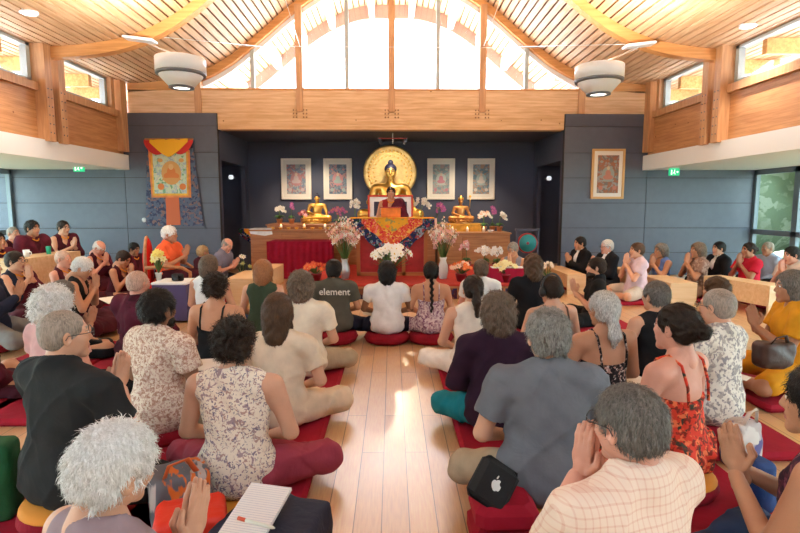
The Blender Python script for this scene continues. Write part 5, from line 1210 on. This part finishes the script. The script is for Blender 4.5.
pm = bpy.data.materials.new('ruled paper'); nt, N, L, bb = nodes_of(pm); tc = N.new('ShaderNodeTexCoord'); sp = N.new('ShaderNodeSeparateXYZ'); L.new(tc.outputs['Object'], sp.inputs[0]); mu = N.new('ShaderNodeMath'); mu.operation = 'MULTIPLY'; mu.inputs[1].default_value = 95; L.new(sp.outputs['Y'], mu.inputs[0]); fr = N.new('ShaderNodeMath'); fr.operation = 'FRACT'; L.new(mu.outputs[0], fr.inputs[0]); lt = N.new('ShaderNodeMath'); lt.operation = 'LESS_THAN'; lt.inputs[1].default_value = .14; L.new(fr.outputs[0], lt.inputs[0]); mx = N.new('ShaderNodeMixRGB'); mx.inputs[1].default_value = (.82, .8, .8, 1); mx.inputs[2].default_value = (.5, .5, .62, 1); L.new(lt.outputs[0], mx.inputs[0]); L.new(mx.outputs[0], bb.inputs['Base Color'])
MB().box(-.085, .085, -.13, .13, -.01, .004).build('pages', pm, o)
pn = empty('pen', (n0.x+.02, 1.78, n0.z+.035), 'white pen with red end lying on the notepad', 'pen'); pn.rotation_euler = (.1, .12, .1-.35)
MB().tube([(-.04, 0, 0), (.065, 0, 0), (.075, 0, 0)], [.006, .006, .002], 8).build('barrel', mat('pen white', (.75, .78, .7), .4), pn); MB().tube([(-.07, 0, 0), (-.04, 0, 0)], .0068, 8).build('cap', mat('pen red', (.65, .08, .03), .4), pn)
def papers(x, y, Y, lab, rz=0, w=.075, l=.10, tilt=.12):
    Y2 = F*1.15/(y-205); w, l = w*Y2/Y, l*Y2/Y; Y = Y2; p = P(x, y, Y); q = MB().box(-w, w, -l, l, 0, .006).build('prayer_book', mat('page white', (.82, .78, .74), .8), None, (p.x, Y, p.z)); q.rotation_euler = (tilt, 0, rz); tag(q, lab, 'book', 'open prayer books')
papers(632, 380, 2.75, 'open pages beside the black floral strap top', .4); papers(737, 376, 3.0, 'white pages beside the balding man in patterned shirt', .7, .045, .06); papers(112, 300, 4.6, 'white pages by the plain maroon robe of the bald monk', .9); papers(368, 312, 5.35, 'pages held beside the white blouse at the aisle end', .2, .06, .09)
papers(205, 365, 3.0, 'open pages between the print blouse and the floral top', .2, .09, .08)

# ---------------------------------------------------------------- ceiling things
LW = mat('lamp white metal', (.82, .88, .95), .35); LG = mat('lamp grey band', (.14, .16, .19), .4)
def pendant(x, y, Y, lab, br):
    p = P(x, y, Y); o = empty('pendant_lamp', (p.x, Y, p.z), lab, 'lamp', 0, 'pair of drum pendant lamps')
    m = MB(); m.lathe([(.29, .0), (.305, .0), (.305, .17), (.30, .175), (.29, .17), (.29, .0)], 40); m.build('drum', LW, o)
    m = MB(); m.lathe([(.27, -.035), (.30, -.03), (.305, .0), (.27, .005)], 40); m.build('band', LG, o)
    m = MB(); m.lathe([(.285, .02), (.26, -.05), (.15, -.17), (.14, -.17), (.25, -.05), (.27, .03)], 40); m.build('cone_shade', LW, o)
    m = MB(); m.lathe([(.15, -.165), (.155, -.19), (.11, -.195), (.105, -.17)], 32); m.build('collar', LG, o)
    m = MB(); m.lathe([(0, -.185), (.105, -.18)], 24); m.build('lens', mat('lamp lens', (.9, .88, .8), .4, emit=((1, .93, .8), 2.5)), o)
    m = MB(); m.lathe([(0, .10), (.285, .10)], 32); m.build('diffuser_plate', LW, o)
    q = P(br, 44, 8.5); q.z = prof(q.x)-.2; a = Vector((0, 0, .17)); m = MB(); d = q-o.location
    m.tube([(0, .0, .10), (0, .02, .2), d], .012, 8); m.build('suspension', M_STEEL, o)
    lt = bpy.data.lights.new('pendant_light', 'AREA'); lt.shape = 'DISK'; lt.size = .5; lt.energy = 90; lt.color = (1, .95, .84); lo = bpy.data.objects.new('pendant_light', lt); col.objects.link(lo); lo.location = (p.x, Y, p.z+.185); lo.rotation_euler = (PI, 0, 0)
    # bracket on the arch
    k = empty('uplight_bracket', (q.x, 8.42, q.z+.02), 'flat pale bracket fixed under the timber arch, above the '+lab.split(',')[-1].strip(), 'bracket', 0, 'pale brackets under the arch')
    MB().box(-.28, .18, -.1, .1, -.03, .01, bev=.01).build('plate', LW, k)
    k.rotation_euler = (0, .12 if p.x < 0 else -.12, 0)
pendant(181, 73, 7.0, 'white and grey drum pendant lamp hanging before the west pier, west lamp', 146); pendant(599, 80, 7.1, 'white and grey drum pendant lamp hanging before the east pier, east lamp', 640)
for x, y, Y, lab in ((29, 15, 6.9, 'round recessed downlight in the slatted ceiling above the west windows'), (748, 28, 7.0, 'round recessed downlight in the slatted ceiling above the east windows'), (665, -2, 6.6, 'small round fitting at the top of the east ceiling')):
    for it in range(30):
        p = P(x, y, Y)
        Y -= (p.z-prof(p.x)+.03)*1.2
    p = P(x, y, Y); k = empty('downlight', (p.x, Y, prof(p.x)-.012), lab, 'lamp', 0, None)
    s1 = 1 if 'small' not in lab else .6
    m = MB(); m.lathe([(.085*s1, .0), (.10*s1, -.01), (.11*s1, .0), (.11*s1, .03)], 28); m.build('rim', LW, k); m = MB(); m.lathe([(0, -.004), (.087*s1, -.002)], 24); m.build('lens', mat('warm lens', (1, .9, .7), .4, emit=((1, .85, .6), 5)) if s1 == 1 else LG, k)
    if s1 == 1:
        lt = bpy.data.lights.new('downlight_beam', 'SPOT'); lt.energy = 80; lt.color = (1, .88, .72); lt.spot_size = 2.0; lt.spot_blend = .8; lo = bpy.data.objects.new('downlight_beam', lt); col.objects.link(lo); lo.location = (p.x, Y, prof(p.x)-.05)
def cable(lab, *pts):
    m = MB(); m.tube(pts, .006, 6); tag(m.build('tension_rod', M_STEEL), lab, 'rod', 'steel tension rods under the roof')
cable('thin horizontal steel rod across the arched window', P(232, 46, 10.9), P(545, 48, 10.9))
cable('slanting steel rod at the west post of the arched window', P(283, -8, 9.8), P(300, 47, 10.85)); cable('slanting steel rod at the east post of the arched window', P(503, -8, 9.8), P(484, 46, 10.85))
cable('steel rod rising from the west end of the horizontal rod', P(232, 46, 10.9), P(262, 46.5, 10.85), P(150, 36, 8.6)); cable('steel rod rising from the east end of the horizontal rod', P(545, 48, 10.9), P(520, 46.5, 10.85), P(640, 44, 8.6))
# exit signs
for x, y, lab in ((79, 168, 'green emergency exit sign under the low ceiling, west'), (674, 172, 'green emergency exit sign under the low ceiling, east')):
    p = P(x, y, 10.3); k = empty('exit_sign', (p.x, 10.3, p.z), lab, 'sign', 0, 'green exit signs'); m = MB(); m.box(-.10, .10, -.02, .02, -.07, .07, bev=.006); m.build('panel', mat('exit green', (.0, .35, .14), .5, emit=((.02, .5, .22), .5)), k)
    w = MB(); s_ = 1; y_ = -.0215
    w.prism([(-.07, -.05), (-.045, -.05), (-.045, .04), (-.07, .04)], y_-.001, y_); w.ball((.0, y_, .035), (.010, .002, .010), 8); w.prism([(-.01, .025), (.01, .022), (.005, -.012), (.02, -.04), (.01, -.05), (-.008, -.015), (-.03, -.04), (-.036, -.032), (-.012, .0)], y_-.001, y_); w.prism([(.035, .01), (.055, .01), (.055, .025), (.08, 0), (.055, -.025), (.055, -.01), (.035, -.01)], y_-.001, y_)
    w.build('pictogram', mat('sign white', (.85, .9, .85), .5, emit=((.9, 1, .9), .5)), k); MB().box(-.012, .012, -.008, .008, .06, 2.17-p.z).build('hanger', LW, k)
# small fittings
for x, y, sx, lab in ((231, 177, -1, 'small white wall lamp in the dark west doorway'), (549, 178, 1, 'small white wall lamp in the dark east doorway')):
    p = P(x, y, 12.9); k = empty('wall_lamp', (p.x, 12.9, p.z), lab, 'lamp'); m = MB(); m.lathe([(0, -.06), (.05, -.05), (.06, .0), (.045, .04), (0, .05)], 16); m.build('shade', mat('wall lamp', (.7, .72, .75), .5, emit=((.8, .85, .9), .4)), k); MB().box(-.02, .02, 0, .3, -.02, .02).build('arm', M_FRAME2, k)
p = P(144, 220, 10.9); k = empty('wall_dispenser', (p.x, 10.93, p.z), 'small white round fitting on the grey wall beside the hanging scroll', 'fitting'); m = MB(); m.lathe([(0, -.0), (.04, .0), (.045, .03), (0, .04)], 14, M=RX.to_3x3()); m.build('body', M_WHITE, k)
k = empty('ceiling_lamp_bar', (0.02, 11.6, 2.97), 'small suspended white lamp in front of the alcove ceiling above the halo', 'lamp'); MB().tube([(0, 0, 0), (0, 0, -.22)], .012, 6).build('stem', LW, k); MB().box(-.3, .3, -.02, .02, -.12, -.1).build('bar', M_REDLAQ, k)
for dx in (-.3, .3): MB().tube([(dx, 0, -.11), (dx*.8, .1, -.2)], [.03, .04], 10).build('spot_head', M_DARK, k)
def spot(name, loc, tgt, e, size, c=(1, .8, .55), rad=.05):
    lt = bpy.data.lights.new(name, 'SPOT'); lt.energy = e; lt.color = c; lt.spot_size = size; lt.spot_blend = .6; lt.shadow_soft_size = rad; lo = bpy.data.objects.new(name, lt); col.objects.link(lo); lo.location = loc; lo.rotation_euler = (Vector(tgt)-Vector(loc)).to_track_quat('-Z', 'Y').to_euler()
spot('halo_spot', (0, 11.7, 2.8), (-.03, 12.75, 2.2), 22, 1.1, (1, .9, .75)); spot('halo_spot', (.3, 11.6, 2.8), (0, 12.3, 1.9), 22, 1.0, (1, .9, .75))
spot('statue_spot', (-1.7, 11.5, 2.9), (-1.75, 12.4, 1.5), 85, 1.5); spot('statue_spot', (1.6, 11.3, 2.9), (1.55, 12.2, 1.5), 85, 1.5); spot('throne_spot', (.1, 11.05, 2.92), (0, 9.5, 1.2), 60, 1.3)
